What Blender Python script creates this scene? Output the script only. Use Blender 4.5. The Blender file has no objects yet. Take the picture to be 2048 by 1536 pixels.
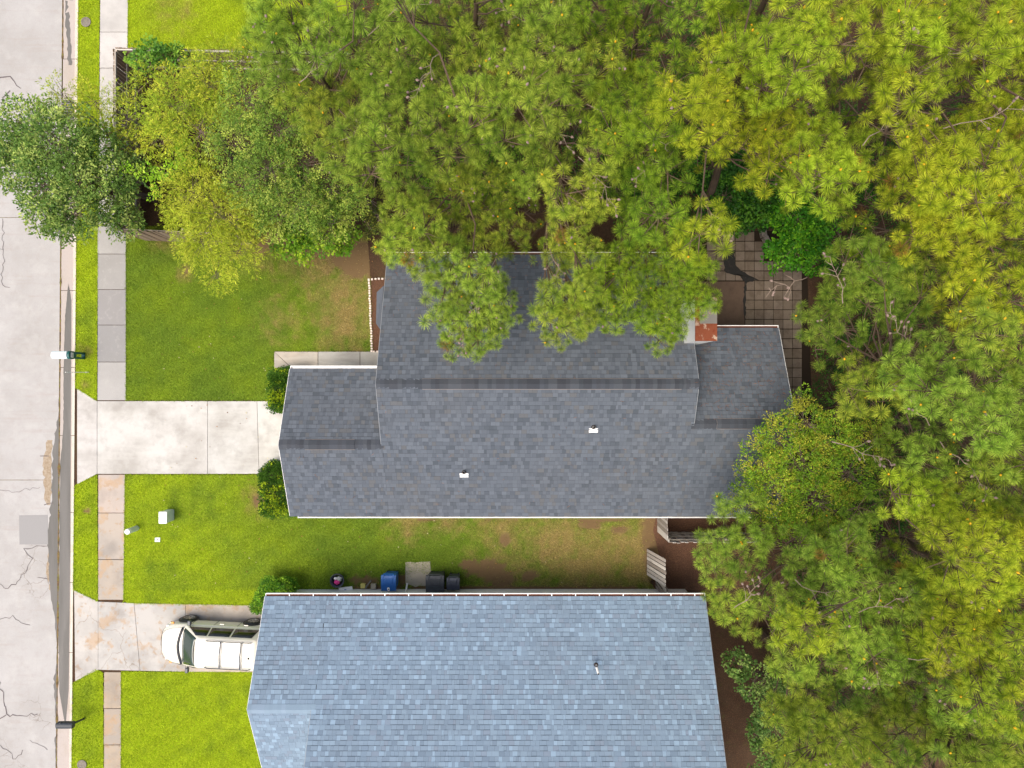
import bpy, bmesh, math, random
import numpy as np
from mathutils import Matrix, Vector, noise as mnoise

R = math.radians
RNG = np.random.default_rng(7)
random.seed(7)
S = bpy.context.scene
C = S.collection

# ------------------------------------------------------------------ camera, sky, sun, exposure
F, H = 1354.0, 29.0                      # focal length in px of the 2048-px frame, camera height
cam = bpy.data.cameras.new('camera'); cam_o = bpy.data.objects.new('camera', cam); C.objects.link(cam_o)
cam_o.location = (0, 0, H); cam_o.rotation_euler = (0, 0, 0)
cam.sensor_width = 36.0; cam.lens = F / 2048 * 36.0
cam.clip_start = 0.5; cam.clip_end = 3000
S.camera = cam_o

SUN_EL, SUN_AZ = R(66), R(236)           # azimuth clockwise from +Y (image up): light comes from the lower left
world = bpy.data.worlds.new('World'); S.world = world; world.use_nodes = True
wn = world.node_tree.nodes; wl = world.node_tree.links
for n in list(wn): wn.remove(n)
sky = wn.new('ShaderNodeTexSky'); sky.sky_type = 'NISHITA'; sky.sun_disc = False
sky.sun_elevation = SUN_EL; sky.sun_rotation = SUN_AZ
sky.air_density = 1.0; sky.dust_density = 5.0; sky.ozone_density = 0.6
bg = wn.new('ShaderNodeBackground'); bg.inputs[1].default_value = 0.15
wo = wn.new('ShaderNodeOutputWorld')
wl.new(sky.outputs[0], bg.inputs[0]); wl.new(bg.outputs[0], wo.inputs[0])
sd = bpy.data.lights.new('sun', 'SUN'); sun = bpy.data.objects.new('sun', sd); C.objects.link(sun)
sd.energy = 2.0; sd.angle = R(40); sd.color = (1.0, 0.94, 0.84)
dirv = Vector((math.sin(SUN_AZ) * math.cos(SUN_EL), math.cos(SUN_AZ) * math.cos(SUN_EL), math.sin(SUN_EL)))
sun.location = dirv * 60
sun.rotation_euler = dirv.to_track_quat('Z', 'Y').to_euler()
S.view_settings.view_transform = 'Standard'
S.view_settings.look = 'None'
S.view_settings.gamma = 1.0
S.view_settings.use_curve_mapping = False
S.view_settings.exposure = 0.56
S.render.engine = 'CYCLES'
S.cycles.max_bounces = 6
S.cycles.diffuse_bounces = 4
S.cycles.transmission_bounces = 4
S.cycles.transparent_max_bounces = 6
S.cycles.use_denoising = True

# ------------------------------------------------------------------ helpers
def W(px, py, z=0.0):
    k = (H - z) / F
    return np.array([(px - 1024) * k, (768 - py) * k, z])
def lin(r, g, b):
    def f(c):
        c /= 255.0
        return c / 12.92 if c <= 0.04045 else ((c + 0.055) / 1.055) ** 2.4
    return np.array([f(r), f(g), f(b)])

WM = {}
def wm(o): return WM.get(o.name, Matrix.Identity(4))
def adopt(o, parent):
    o.parent = parent
    o.matrix_parent_inverse = wm(parent).inverted()
def tag(o, label=None, cat=None, group=None, kind=None):
    if label: o['label'] = label
    if cat: o['category'] = cat
    if group: o['group'] = group
    if kind: o['kind'] = kind
    return o
def thing(name, label, cat, loc=(0, 0, 0), group=None, rz=0.0):
    o = bpy.data.objects.new(name, None); C.objects.link(o)
    o.empty_display_size = 0.2
    o.location = tuple(float(c) for c in loc); o.rotation_euler = (0, 0, rz)
    WM[o.name] = Matrix.Translation(Vector([float(c) for c in loc])) @ Matrix.Rotation(rz, 4, 'Z')
    return tag(o, label, cat, group)

class Acc:
    def __init__(s): s.v = []; s.l = []; s.t = []; s.c = []; s.n = 0
    def add(s, v, f, col=(1, 1, 1)):
        v = np.asarray(v, float).reshape(-1, 3); f = np.asarray(f, np.int64)
        s.v.append(v); s.l.append((f + s.n).ravel()); s.t.append(np.full(len(f), f.shape[1], np.int64))
        col = np.asarray(col, float)
        s.c.append(np.broadcast_to(col, v.shape) if col.ndim == 1 else col)
        s.n += len(v)
    def box(s, x0, y0, z0, x1, y1, z1, col=(1, 1, 1), M=None):
        v = np.array([[x0, y0, z0], [x1, y0, z0], [x1, y1, z0], [x0, y1, z0], [x0, y0, z1], [x1, y0, z1], [x1, y1, z1], [x0, y1, z1]], float)
        if M is not None: v = v @ np.array(M.to_3x3()).T + np.array(M.translation)
        s.add(v, [[3, 2, 1, 0], [4, 5, 6, 7], [0, 1, 5, 4], [1, 2, 6, 5], [2, 3, 7, 6], [3, 0, 4, 7]], col)
    def tube(s, pts, rad, sides=6, col=(1, 1, 1), cap=True):
        pts = np.asarray(pts, float); n = len(pts)
        rad = np.broadcast_to(np.asarray(rad, float), (n,))
        d = np.gradient(pts, axis=0); d /= np.linalg.norm(d, axis=1)[:, None] + 1e-9
        ref = np.array([0.31, 0.17, 0.93]) if abs(d[0][2]) < 0.8 else np.array([0.93, 0.21, 0.1])
        u = np.cross(d, ref); u /= np.linalg.norm(u, axis=1)[:, None] + 1e-9
        w = np.cross(d, u)
        a = np.linspace(0, 2 * np.pi, sides, endpoint=False)
        v = pts[:, None, :] + rad[:, None, None] * (np.cos(a)[None, :, None] * u[:, None, :] + np.sin(a)[None, :, None] * w[:, None, :])
        f = []
        for i in range(n - 1):
            for k in range(sides):
                k2 = (k + 1) % sides
                f.append([i * sides + k, i * sides + k2, (i + 1) * sides + k2, (i + 1) * sides + k])
        col = np.asarray(col, float)
        s.add(v.reshape(-1, 3), f, col)
        if cap:
            for i in (0, n - 1):
                ring = v[i]
                s.add(np.vstack([ring, ring.mean(0)]), [[k, (k + 1) % sides, sides] for k in range(sides)], col)
    def lathe(s, prof, center, axis='Z', sides=20, col=(1, 1, 1)):
        a = np.linspace(0, 2 * np.pi, sides, endpoint=False); v = []
        for r, h in prof:
            ring = np.stack([r * np.cos(a), r * np.sin(a), np.full(sides, h)], 1)
            if axis == 'Y': ring = ring[:, [0, 2, 1]]
            if axis == 'X': ring = ring[:, [2, 0, 1]]
            v.append(ring)
        v = np.vstack(v) + np.asarray(center, float); f = []
        for i in range(len(prof) - 1):
            for k in range(sides):
                k2 = (k + 1) % sides
                f.append([i * sides + k, i * sides + k2, (i + 1) * sides + k2, (i + 1) * sides + k])
        s.add(v, f, col)
    def prism(s, poly, z0, z1, col=(1, 1, 1)):
        """poly: list of xy, z0 bottom z1 top (scalar or per-vertex)"""
        poly = np.asarray(poly, float); n = len(poly)
        zb = np.broadcast_to(z0, (n,)); zt = np.broadcast_to(z1, (n,))
        v = np.vstack([np.column_stack([poly, zb]), np.column_stack([poly, zt])])
        a2 = sum(poly[i][0] * poly[(i + 1) % n][1] - poly[(i + 1) % n][0] * poly[i][1] for i in range(n))
        idx = list(range(n)) if a2 > 0 else list(range(n))[::-1]
        s.add(v, [[i + n for i in idx]], col)
        s.l.append(np.array([i for i in idx[::-1]]) + s.n - 2 * n); s.t.append(np.array([n]))
        sides = [[idx[k], idx[(k + 1) % n], idx[(k + 1) % n] + n, idx[k] + n] for k in range(n)]
        s.l.append(np.array(sides).ravel() + s.n - 2 * n); s.t.append(np.full(n, 4))
    def build(s, name, mat, parent=None, origin=None, smooth=False, link=True):
        v = np.vstack(s.v); l = np.concatenate(s.l).astype(np.int32); t = np.concatenate(s.t).astype(np.int32); c = np.vstack(s.c)
        if origin is not None: v = v - np.asarray(origin, float)
        me = bpy.data.meshes.new(name)
        me.vertices.add(len(v)); me.vertices.foreach_set('co', v.astype(np.float32).ravel())
        me.loops.add(len(l)); me.loops.foreach_set('vertex_index', l)
        me.polygons.add(len(t)); st = np.concatenate([[0], np.cumsum(t)[:-1]]).astype(np.int32)
        me.polygons.foreach_set('loop_start', st); me.polygons.foreach_set('loop_total', t)
        me.polygons.foreach_set('use_smooth', np.full(len(t), bool(smooth)))
        me.update(calc_edges=True)
        at = me.attributes.new('col', 'FLOAT_COLOR', 'POINT')
        at.data.foreach_set('color', np.column_stack([c, np.ones(len(c))]).astype(np.float32).ravel())
        if mat: me.materials.append(mat)
        if not link: return me
        o = bpy.data.objects.new(name, me); C.objects.link(o)
        if origin is not None:
            o.location = tuple(float(a) for a in origin)
        WM[o.name] = Matrix.Translation(o.location)
        if parent: adopt(o, parent)
        return o

def bevel(o, w, seg=2):
    m = o.modifiers.new('bevel', 'BEVEL'); m.width = w; m.segments = seg; m.limit_method = 'ANGLE'; m.angle_limit = R(40)
    return o

# ------------------------------------------------------------------ materials
def material(name, base=(1, 1, 1), rough=0.8, spec=0.3, noise=None, bump=None, attr=False, trans=0.0, metal=0.0, coat=0.0, extra=None):
    """noise: list of (scale, colour, lo, hi, strength, detail) mixes a colour in where noise is in lo..hi
       bump: list of (scale, strength, distance)"""
    m = bpy.data.materials.new(name); m.use_nodes = True
    nt = m.node_tree; N = nt.nodes; L = nt.links
    b = N['Principled BSDF']; out = N['Material Output']
    b.inputs['Roughness'].default_value = rough
    b.inputs['Specular IOR Level'].default_value = spec
    b.inputs['Metallic'].default_value = metal
    if coat: b.inputs['Coat Weight'].default_value = coat
    geo = N.new('ShaderNodeNewGeometry')
    if attr:
        a = N.new('ShaderNodeAttribute'); a.attribute_name = 'col'
        mx = N.new('ShaderNodeMix'); mx.data_type = 'RGBA'; mx.blend_type = 'MULTIPLY'; mx.inputs[0].default_value = 1
        mx.inputs[6].default_value = (*base, 1); L.new(a.outputs['Color'], mx.inputs[7]); cur = mx.outputs[2]
    else:
        rgb = N.new('ShaderNodeRGB'); rgb.outputs[0].default_value = (*base, 1); cur = rgb.outputs[0]
    for i, (sc, colr, lo, hi, st, det) in enumerate(noise or []):
        vec = geo.outputs['Position']
        mp = N.new('ShaderNodeMapping'); mp.inputs['Location'].default_value = (i * 13.7, i * 7.1, i * 3.3)
        if isinstance(sc, tuple): mp.inputs['Scale'].default_value = sc; s0 = 1.0
        else: s0 = sc
        L.new(vec, mp.inputs['Vector'])
        n = N.new('ShaderNodeTexNoise'); n.inputs['Scale'].default_value = s0; n.inputs['Detail'].default_value = det
        n.inputs['Roughness'].default_value = 0.62
        L.new(mp.outputs[0], n.inputs['Vector'])
        mr = N.new('ShaderNodeMapRange'); mr.inputs[1].default_value = lo; mr.inputs[2].default_value = hi
        mr.inputs[3].default_value = 0; mr.inputs[4].default_value = st
        L.new(n.outputs['Fac'], mr.inputs[0])
        mx = N.new('ShaderNodeMix'); mx.data_type = 'RGBA'
        L.new(mr.outputs[0], mx.inputs[0]); L.new(cur, mx.inputs[6]); mx.inputs[7].default_value = (*colr, 1)
        cur = mx.outputs[2]
    if extra: cur = extra(nt, cur, geo)
    L.new(cur, b.inputs['Base Color'])
    prev = None
    for sc, st, dist in bump or []:
        n = N.new('ShaderNodeTexNoise'); n.inputs['Scale'].default_value = sc; n.inputs['Detail'].default_value = 5
        L.new(geo.outputs['Position'], n.inputs['Vector'])
        bp = N.new('ShaderNodeBump'); bp.inputs['Strength'].default_value = st; bp.inputs['Distance'].default_value = dist
        L.new(n.outputs['Fac'], bp.inputs['Height'])
        if prev: L.new(prev, bp.inputs['Normal'])
        prev = bp.outputs[0]
    if prev: L.new(prev, b.inputs['Normal'])
    if trans:
        tr = N.new('ShaderNodeBsdfTranslucent'); L.new(cur, tr.inputs['Color'])
        ms = N.new('ShaderNodeMixShader'); ms.inputs[0].default_value = trans
        L.new(b.outputs[0], ms.inputs[1]); L.new(tr.outputs[0], ms.inputs[2]); L.new(ms.outputs[0], out.inputs['Surface'])
    return m

def cracks(scale, colr, width, mlo, mhi, mscale, ybelow=None, xband=None):
    """thin wandering crack lines (wear of the slab itself)"""
    def f(nt, cur, geo):
        N, L = nt.nodes, nt.links
        n = N.new('ShaderNodeTexNoise'); n.inputs['Scale'].default_value = scale * 1.7; n.inputs['Detail'].default_value = 4
        L.new(geo.outputs['Position'], n.inputs['Vector'])
        ad = N.new('ShaderNodeVectorMath'); ad.operation = 'MULTIPLY_ADD'
        ad.inputs[1].default_value = (0.7 / scale,) * 3
        L.new(n.outputs['Color'], ad.inputs[0]); L.new(geo.outputs['Position'], ad.inputs[2])
        v = N.new('ShaderNodeTexVoronoi'); v.feature = 'DISTANCE_TO_EDGE'; v.inputs['Scale'].default_value = scale
        L.new(ad.outputs[0], v.inputs['Vector'])
        mr = N.new('ShaderNodeMapRange'); mr.inputs[1].default_value = 0; mr.inputs[2].default_value = width; mr.inputs[3].default_value = 1; mr.inputs[4].default_value = 0
        L.new(v.outputs['Distance'], mr.inputs[0])
        n2 = N.new('ShaderNodeTexNoise'); n2.inputs['Scale'].default_value = mscale; n2.inputs['Detail'].default_value = 3
        L.new(geo.outputs['Position'], n2.inputs['Vector'])
        m2 = N.new('ShaderNodeMapRange'); m2.inputs[1].default_value = mlo; m2.inputs[2].default_value = mhi
        L.new(n2.outputs['Fac'], m2.inputs[0])
        mu = N.new('ShaderNodeMath'); mu.operation = 'MULTIPLY'; L.new(mr.outputs[0], mu.inputs[0]); L.new(m2.outputs[0], mu.inputs[1])
        fac = mu.outputs[0]
        if ybelow is not None:
            sx = N.new('ShaderNodeSeparateXYZ'); L.new(geo.outputs['Position'], sx.inputs[0])
            m3 = N.new('ShaderNodeMapRange'); m3.inputs[1].default_value = ybelow; m3.inputs[2].default_value = ybelow - 2
            L.new(sx.outputs[1], m3.inputs[0])
            mu2 = N.new('ShaderNodeMath'); mu2.operation = 'MULTIPLY'; L.new(fac, mu2.inputs[0]); L.new(m3.outputs[0], mu2.inputs[1]); fac = mu2.outputs[0]
        mx = N.new('ShaderNodeMix'); mx.data_type = 'RGBA'
        L.new(fac, mx.inputs[0]); L.new(cur, mx.inputs[6]); mx.inputs[7].default_value = (*colr, 1)
        return mx.outputs[2]
    return f

M = {}
M['road'] = material('road_concrete', lin(169, 166, 163), 0.9, 0.2,
    noise=[(0.3, lin(148, 144, 139), 0.4, 0.7, 0.75, 7), (2.5, lin(154, 147, 140), 0.5, 0.75, 0.5, 8), (1.3, lin(183, 180, 176), 0.5, 0.8, 0.6, 6), (60, lin(127, 123, 119), 0.5, 0.8, 0.5, 2), ((0.35, 4.0, 1), lin(150, 137, 127), 0.56, 0.72, 0.3, 5)],
    bump=[(90, 0.25, 0.004)], extra=cracks(1.3, lin(122, 112, 104), 0.016, 0.53, 0.60, 0.3, ybelow=-6.2))
M['walk'] = material('walk_concrete', (1, 1, 1), 0.9, 0.2, attr=True,
    noise=[(0.9, lin(134, 131, 127), 0.42, 0.75, 0.55, 6), (5.5, lin(173, 170, 163), 0.55, 0.8, 0.5, 5), (70, lin(108, 105, 101), 0.5, 0.85, 0.5, 2)],
    bump=[(80, 0.3, 0.004)])
M['drive'] = material('driveway_concrete', (1, 1, 1), 0.88, 0.2, attr=True,
    noise=[(0.7, lin(146, 141, 133), 0.42, 0.68, 0.7, 8), (2.3, lin(140, 136, 130), 0.5, 0.75, 0.5, 8), ((0.5, 3.0, 1), lin(195, 193, 186), 0.52, 0.75, 0.5, 6), (6, lin(136, 133, 129), 0.62, 0.8, 0.35, 5), (70, lin(136, 133, 129), 0.55, 0.85, 0.4, 2)],
    bump=[(80, 0.25, 0.004)])
M['drive_dirty'] = material('dirty_concrete', (1, 1, 1), 0.9, 0.2, attr=True,
    noise=[(0.6, lin(140, 138, 134), 0.42, 0.7, 0.6, 6), (1.1, lin(172, 143, 110), 0.53, 0.6, 0.6, 9), (3.6, lin(160, 132, 100), 0.57, 0.64, 0.55, 8), (0.8, lin(118, 112, 106), 0.5, 0.7, 0.5, 7), (70, lin(127, 123, 118), 0.55, 0.85, 0.45, 2)],
    bump=[(80, 0.3, 0.004)], extra=cracks(0.4, lin(126, 112, 98), 0.005, 0.5, 0.6, 0.3))
M['curb'] = material('curb_concrete', (1, 1, 1), 0.9, 0.2, attr=True,
    noise=[((1.5, .8, 1), lin(156, 145, 126), 0.5, 0.75, 0.6, 5), (30, lin(126, 122, 116), 0.55, 0.8, 0.5, 3)], bump=[(60, 0.3, 0.004)])
M['damp'] = material('damp_silt', lin(101, 98, 94), 0.65, 0.4,
    noise=[((3.0, 0.25, 1), lin(79, 77, 72), 0.4, 0.7, 0.8, 5), ((6.0, 0.5, 1), lin(121, 118, 112), 0.6, 0.8, 0.5, 5), (40, lin(87, 83, 76), 0.55, 0.8, 0.5, 3)], bump=[(50, 0.2, 0.004)])
M['silt'] = material('tan_silt', 0.8 * lin(157, 138, 114), 0.9, 0.2, noise=[(9, lin(173, 161, 144), 0.4, 0.7, 0.8, 5), (40, lin(120, 103, 77), 0.5, 0.8, 0.5, 3)], bump=[(50, 0.2, 0.004)])
M['joint'] = material('joint_dirt', lin(120, 96, 66), 0.95, 0.1, noise=[(14, lin(110, 120, 40), 0.5, 0.6, 0.8, 4), (5, lin(70, 58, 46), 0.45, 0.6, 0.8, 4)])
M['joint_dark'] = material('joint_dark_soil', lin(44, 36, 28), 0.95, 0.1)
M['tar'] = material('crack_tar', lin(96, 88, 88), 0.8, 0.3)
M['soil'] = material('pine_straw_soil', lin(76, 60, 46), 0.95, 0.1,
    noise=[(1.1, lin(62, 44, 34), 0.4, 0.7, 0.8, 5), (24, lin(112, 80, 56), 0.5, 0.75, 0.8, 4), (60, lin(40, 28, 22), 0.5, 0.75, 0.7, 2), (3, lin(78, 76, 40), 0.58, 0.7, 0.5, 5)],
    bump=[(30, 0.8, 0.02), (120, 0.6, 0.01)])
M['mulch'] = material('mulch', lin(90, 66, 52), 0.95, 0.1,
    noise=[(24, lin(128, 90, 68), 0.5, 0.75, 0.8, 4), (60, lin(54, 38, 30), 0.5, 0.7, 0.8, 2)], bump=[(30, 0.9, 0.02), (110, 0.7, 0.01)])
M['far'] = material('far_ground', lin(88, 96, 44), 0.95, 0.1, noise=[(0.2, lin(90, 70, 50), 0.45, 0.65, 0.8, 4)])
M['thatch'] = material('lawn_thatch', (0.62, 0.62, 0.62), 0.95, 0.1, attr=True, noise=[(40, lin(70, 62, 34), 0.5, 0.8, 0.5, 3)], bump=[(60, 0.6, 0.02)])
M['grass'] = material('grass_blades', (1, 1, 1), 0.6, 0.25, attr=True, trans=0.35)
M['needle'] = material('pine_needles', (1, 1, 1), 0.55, 0.15, attr=True, trans=0.38)
M['leaf'] = material('leaves', (1, 1, 1), 0.55, 0.2, attr=True, trans=0.35)
M['bark'] = material('bark', (1, 1, 1), 0.9, 0.1, attr=True, noise=[(14, lin(90, 74, 66), 0.45, 0.7, 0.6, 5)], bump=[(30, 0.8, 0.02)])
M['shingle'] = material('asphalt_shingle', (1, 1, 1), 0.92, 0.2, attr=True, noise=[(0.35, lin(96, 94, 92), 0.45, 0.8, 0.22, 5), (160, (0.02, 0.02, 0.025), 0.5, 0.8, 0.25, 2), (1.7, lin(110, 100, 92), 0.66, 0.8, 0.25, 5)], bump=[(150, 0.4, 0.003)])
M['siding'] = material('vinyl_siding', lin(226, 226, 222), 0.5, 0.4, noise=[(3, lin(205, 204, 198), 0.5, 0.8, 0.5, 5)])
M['white'] = material('white_metal', lin(238, 236, 232), 0.45, 0.4, noise=[(4, lin(210, 200, 190), 0.55, 0.8, 0.5, 4)])
M['rust'] = material('rusty_metal', lin(118, 62, 38), 0.8, 0.3, noise=[(3.2, lin(176, 156, 136), 0.55, 0.62, 0.8, 6), (7, lin(108, 44, 22), 0.52, 0.66, 0.8, 6)], bump=[(20, 0.4, 0.01)])
M['straw'] = material('pine_straw', lin(104, 66, 52), 0.9, 0.1, noise=[(20, lin(96, 62, 46), 0.45, 0.65, 0.9, 4)])
M['wood'] = material('weathered_wood', (1, 1, 1), 0.9, 0.15, attr=True, noise=[((3, 14, 3), lin(120, 110, 102), 0.5, 0.75, 0.5, 5), (30, lin(90, 78, 70), 0.55, 0.8, 0.4, 3)], bump=[(30, 0.4, 0.006)])
M['paver'] = material('patio_paver', (1, 1, 1), 0.92, 0.15, attr=True, noise=[(2.5, lin(70, 58, 48), 0.45, 0.75, 0.6, 6), (40, lin(60, 52, 46), 0.5, 0.8, 0.5, 3)], bump=[(60, 0.4, 0.005)])
M['algae'] = material('black_algae', lin(30, 28, 26), 0.7, 0.3, noise=[(7, lin(60, 52, 44), 0.55, 0.75, 0.6, 5)])
M['black'] = material('black_plastic', lin(34, 35, 40), 0.45, 0.4)
M['binblack'] = material('bin_black_plastic', lin(48, 52, 58), 0.5, 0.4, noise=[(6, lin(66, 70, 76), 0.45, 0.7, 0.6, 4)])
M['bingrey'] = material('bin_grey_plastic', lin(66, 70, 80), 0.4, 0.45)
M['blue'] = material('bin_blue_plastic', lin(22, 88, 158), 0.4, 0.45, noise=[(5, lin(40, 108, 178), 0.45, 0.7, 0.5, 4)])
M['green'] = material('mailbox_green', lin(18, 84, 80), 0.4, 0.4)
M['teal_white'] = material('sheen_teal_white', lin(214, 226, 226), 0.45, 0.4, noise=[((1, 6, 1), lin(190, 210, 212), 0.5, 0.8, 0.5, 4)])  # whitish reflection on the box top put into its colour
M['utility'] = material('utility_green_white', lin(206, 214, 206), 0.5, 0.4, noise=[(5, lin(178, 188, 182), 0.5, 0.8, 0.5, 5)])
M['paint'] = material('champagne_paint', lin(222, 216, 200), 0.28, 0.5, coat=0.6)
M['glass'] = material('tinted_glass', lin(46, 62, 56), 0.08, 0.6)
M['sideglass'] = material('dark_glass', lin(28, 32, 28), 0.1, 0.6)
M['rim'] = material('alloy', lin(176, 174, 170), 0.35, 0.5, metal=0.6)
M['lampred'] = material('lamp_red', lin(190, 24, 30), 0.3, 0.5)
M['lamporange'] = material('lamp_orange', lin(230, 140, 40), 0.3, 0.5)
M['lampclear'] = material('lamp_clear', lin(214, 214, 210), 0.15, 0.6)
M['dull'] = material('dull_metal', lin(120, 116, 110), 0.6, 0.4, metal=0.4)
M['pink'] = material('pink_cloth', lin(226, 72, 140), 0.9, 0.1)
M['cloth'] = material('pale_cloth', lin(196, 198, 186), 0.9, 0.1)
M['yellow'] = material('yellow_foam', lin(204, 190, 110), 0.9, 0.1)
M['block'] = material('grey_block', lin(128, 120, 112), 0.92, 0.15, noise=[(9, lin(96, 88, 80), 0.45, 0.7, 0.7, 5)], bump=[(40, 0.4, 0.006)])
M['edging'] = material('edging_white', lin(222, 208, 196), 0.8, 0.2, noise=[(9, lin(180, 160, 146), 0.5, 0.75, 0.7, 4)])
M['cone'] = material('pine_cone', lin(142, 124, 114), 0.9, 0.1, noise=[(40, lin(120, 98, 92), 0.45, 0.65, 0.8, 3)])
M['catkin'] = material('catkin', lin(206, 160, 40), 0.8, 0.1)

# ------------------------------------------------------------------ ground, road, curb
def flat(name, poly_px, z, mat, kind='structure', world_xy=False, thick=None, parent=None, col=(1, 1, 1)):
    pts = [(x, y) for x, y in poly_px] if world_xy else [W(x, y, z)[:2] for x, y in poly_px]
    a = Acc(); a.prism(pts, z - (thick or 0.02), z, col)
    o = a.build(name, mat, parent)
    if kind and not parent: o['kind'] = kind
    return o

g = Acc(); g.add([[-900, -900, -0.2], [900, -900, -0.2], [900, 900, -0.2], [-900, 900, -0.2]], [[0, 1, 2, 3]])
tag(g.build('ground', M['far']), kind='structure')
def xr(name, y):     # slightly slanting street lines: px x at px y
    t = {'seam': (126, 113), 'curb0': (151, 138.5), 'curb1': (156.5, 143), 'walk0': (200, 204), 'walk1': (256, 243)}[name]
    return t[0] + (t[1] - t[0]) * y / 1536
ROADZ = -0.11
road_o = bpy.data.objects.new('road', None); C.objects.link(road_o); tag(road_o, kind='structure')
ys = [-160, 435, 960, 1700]
for i in range(len(ys) - 1):
    for x0, x1 in ((-620, -301), (-299, -60.6), (-59.4, None)):
        y0, y1 = ys[i] + .5, ys[i + 1] - .5
        if x1 is None and False: pass
        xa, xb = (x1 if x1 is not None else xr('seam', y0) - 1.5), (x1 if x1 is not None else xr('seam', y1) - 1.5)
        k = RNG.uniform(0.97, 1.02)
        flat('slab', [(x0, y0), (xa, y0), (xb, y1), (x0, y1)], ROADZ, M['road'], parent=road_o, thick=0.08)
road_base = flat('road_base', [(-640, -180), (xr('seam', 0) + 1, -180), (xr('seam', 1700) + 1, 1720), (-640, 1720)], ROADZ - 0.012, M['joint'])
# gutter pan and curb in lengths
pan = bpy.data.objects.new('gutter_pan', None); C.objects.link(pan); tag(pan, kind='structure')
jy = [-160, 118, 340, 581, 735, 871, 1025, 1165, 1305, 1450, 1700]
for i in range(len(jy) - 1):
    y0, y1 = jy[i] + 0.5, jy[i + 1] - 0.5
    a = Acc()
    for (y, ) in ((0,),):
        P = []
        for yy in (y0, y1):
            P.append([W(xr('seam', yy) + 1, yy, ROADZ), W(xr('curb0', yy) - 1, yy, ROADZ - 0.03), W(xr('curb0', yy) + 0.5, yy, 0.02), W(xr('curb1', yy), yy, 0.03), W(xr('curb1', yy), yy, -0.15)])
        v = np.array(P[0] + P[1]); cc = np.array([lin(172, 162, 155)] * 2 + [lin(196, 186, 172)] * 3) * RNG.uniform(0.96, 1.03)
        a.add(v, [[k, k + 1, k + 6, k + 5][::-1] for k in range(4)], np.vstack([cc, cc]))
    a.build('slab', M['curb'], pan)
flat('driveway_apron_soil', [(100, -180), (158, -180), (146, 1720), (100, 1720)], -0.165, M['soil'])
# opposite side beyond the frame: grass verge
flat('verge', [(-1600, -400), (-640, -400), (-640, 1900), (-1600, 1900)], 0.0, M['far'])

# damp silt along the gutter with an irregular edge
def wavy(pts, amp, step=6):
    out = []
    for i in range(len(pts) - 1):
        a, b = np.array(pts[i], float), np.array(pts[i + 1], float); n = max(1, int(np.linalg.norm(b - a) / step))
        for k in range(n):
            p = a + (b - a) * k / n
            out.append(p + RNG.normal(0, amp, 2) * (1 if k or i else 0))
    out.append(np.array(pts[-1], float)); return out
def resample(P, n):
    P = np.array([tuple(p) for p in P], float); d = np.concatenate([[0], np.cumsum(np.linalg.norm(np.diff(P, axis=0), axis=1))]); t = np.linspace(0, d[-1], n)
    return np.column_stack([np.interp(t, d, P[:, 0]), np.interp(t, d, P[:, 1])])
def sheet(name, left, right, z, mat, zr=None):
    n = max(len(left), len(right), 2); l_, r_ = resample(left, n), resample(right, n)
    pts = np.array([W(x, y, z) for x, y in np.vstack([l_, r_])]); A_ = Acc()
    if zr is not None: pts[n:, 2] = zr
    A_.add(pts, [[k, k + n, k + n + 1, k + 1][::-1] for k in range(n - 1)])
    if l_[0][1] > l_[-1][1]: pass
    return tag(A_.build(name, mat), kind='structure')
L = wavy([(119, 760), (117, 830), (110, 865), (106, 900), (103, 1000), (96, 1060), (95, 1090), (99, 1150), (101, 1185), (110, 1240), (114, 1290), (108, 1360), (112, 1440), (110, 1540), (108, 1600)], 1.4)
Rr = [(xr('seam', y) + 1, y) for y in (760, 1000, 1200, 1400, 1600)]
sheet('damp_silt', L, Rr, ROADZ + 0.004, M['damp'])
L = wavy([(127, 590), (126, 680), (124, 760), (125, 860), (121, 960), (119, 1080), (119, 1250), (120, 1380), (128, 1470), (124, 1600)], 0.5)
Rr = [(xr('curb0', y) - 2.5, y) for y in (590, 700, 900, 1200, 1600)]
L = wavy([(136, 566), (131, 620), (128, 700), (126, 860), (120, 940), (119, 1080), (117, 1250), (118, 1380)], 0.5); L.append(np.array((130, 1450)))
Rr = [(142, 600), (141.5, 700), (140.5, 900), (139.5, 1100), (138, 1250), (136.5, 1380)]
sheet('damp_silt', L, Rr, ROADZ + 0.0035, M['damp'], zr=ROADZ - 0.024)
for yy0, yy1, xo in ((0, 130, 134), (-100, 0, 136)):
    sheet('damp_silt', wavy([(xo - 4, yy0), (xo - 2, (yy0 + yy1) / 2), (xo + 3, yy1)], 1.2), wavy([(xo + 3, yy0), (xo + 6, (yy0 + yy1) / 2), (xo + 9, yy1)], 1.2), ROADZ - 0.004, M['damp'], zr=ROADZ - .014)
for yy0, yy1, x0, x1 in ((880, 1010, 86, 101), (1100, 1180, 92, 98), (330, 440, 121, 125)):
    sheet('silt', wavy([(x0 + 9, yy0), (x0, (yy0 * 2 + yy1) / 3), (x0 + 2, (yy0 + yy1 * 2) / 3), (x0 + 8, yy1)], 2), wavy([(x1 + 4, yy0), (x1 + 2, (yy0 + yy1) / 2), (x1, yy1)], 1), ROADZ + 0.0025, M['silt'])
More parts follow.
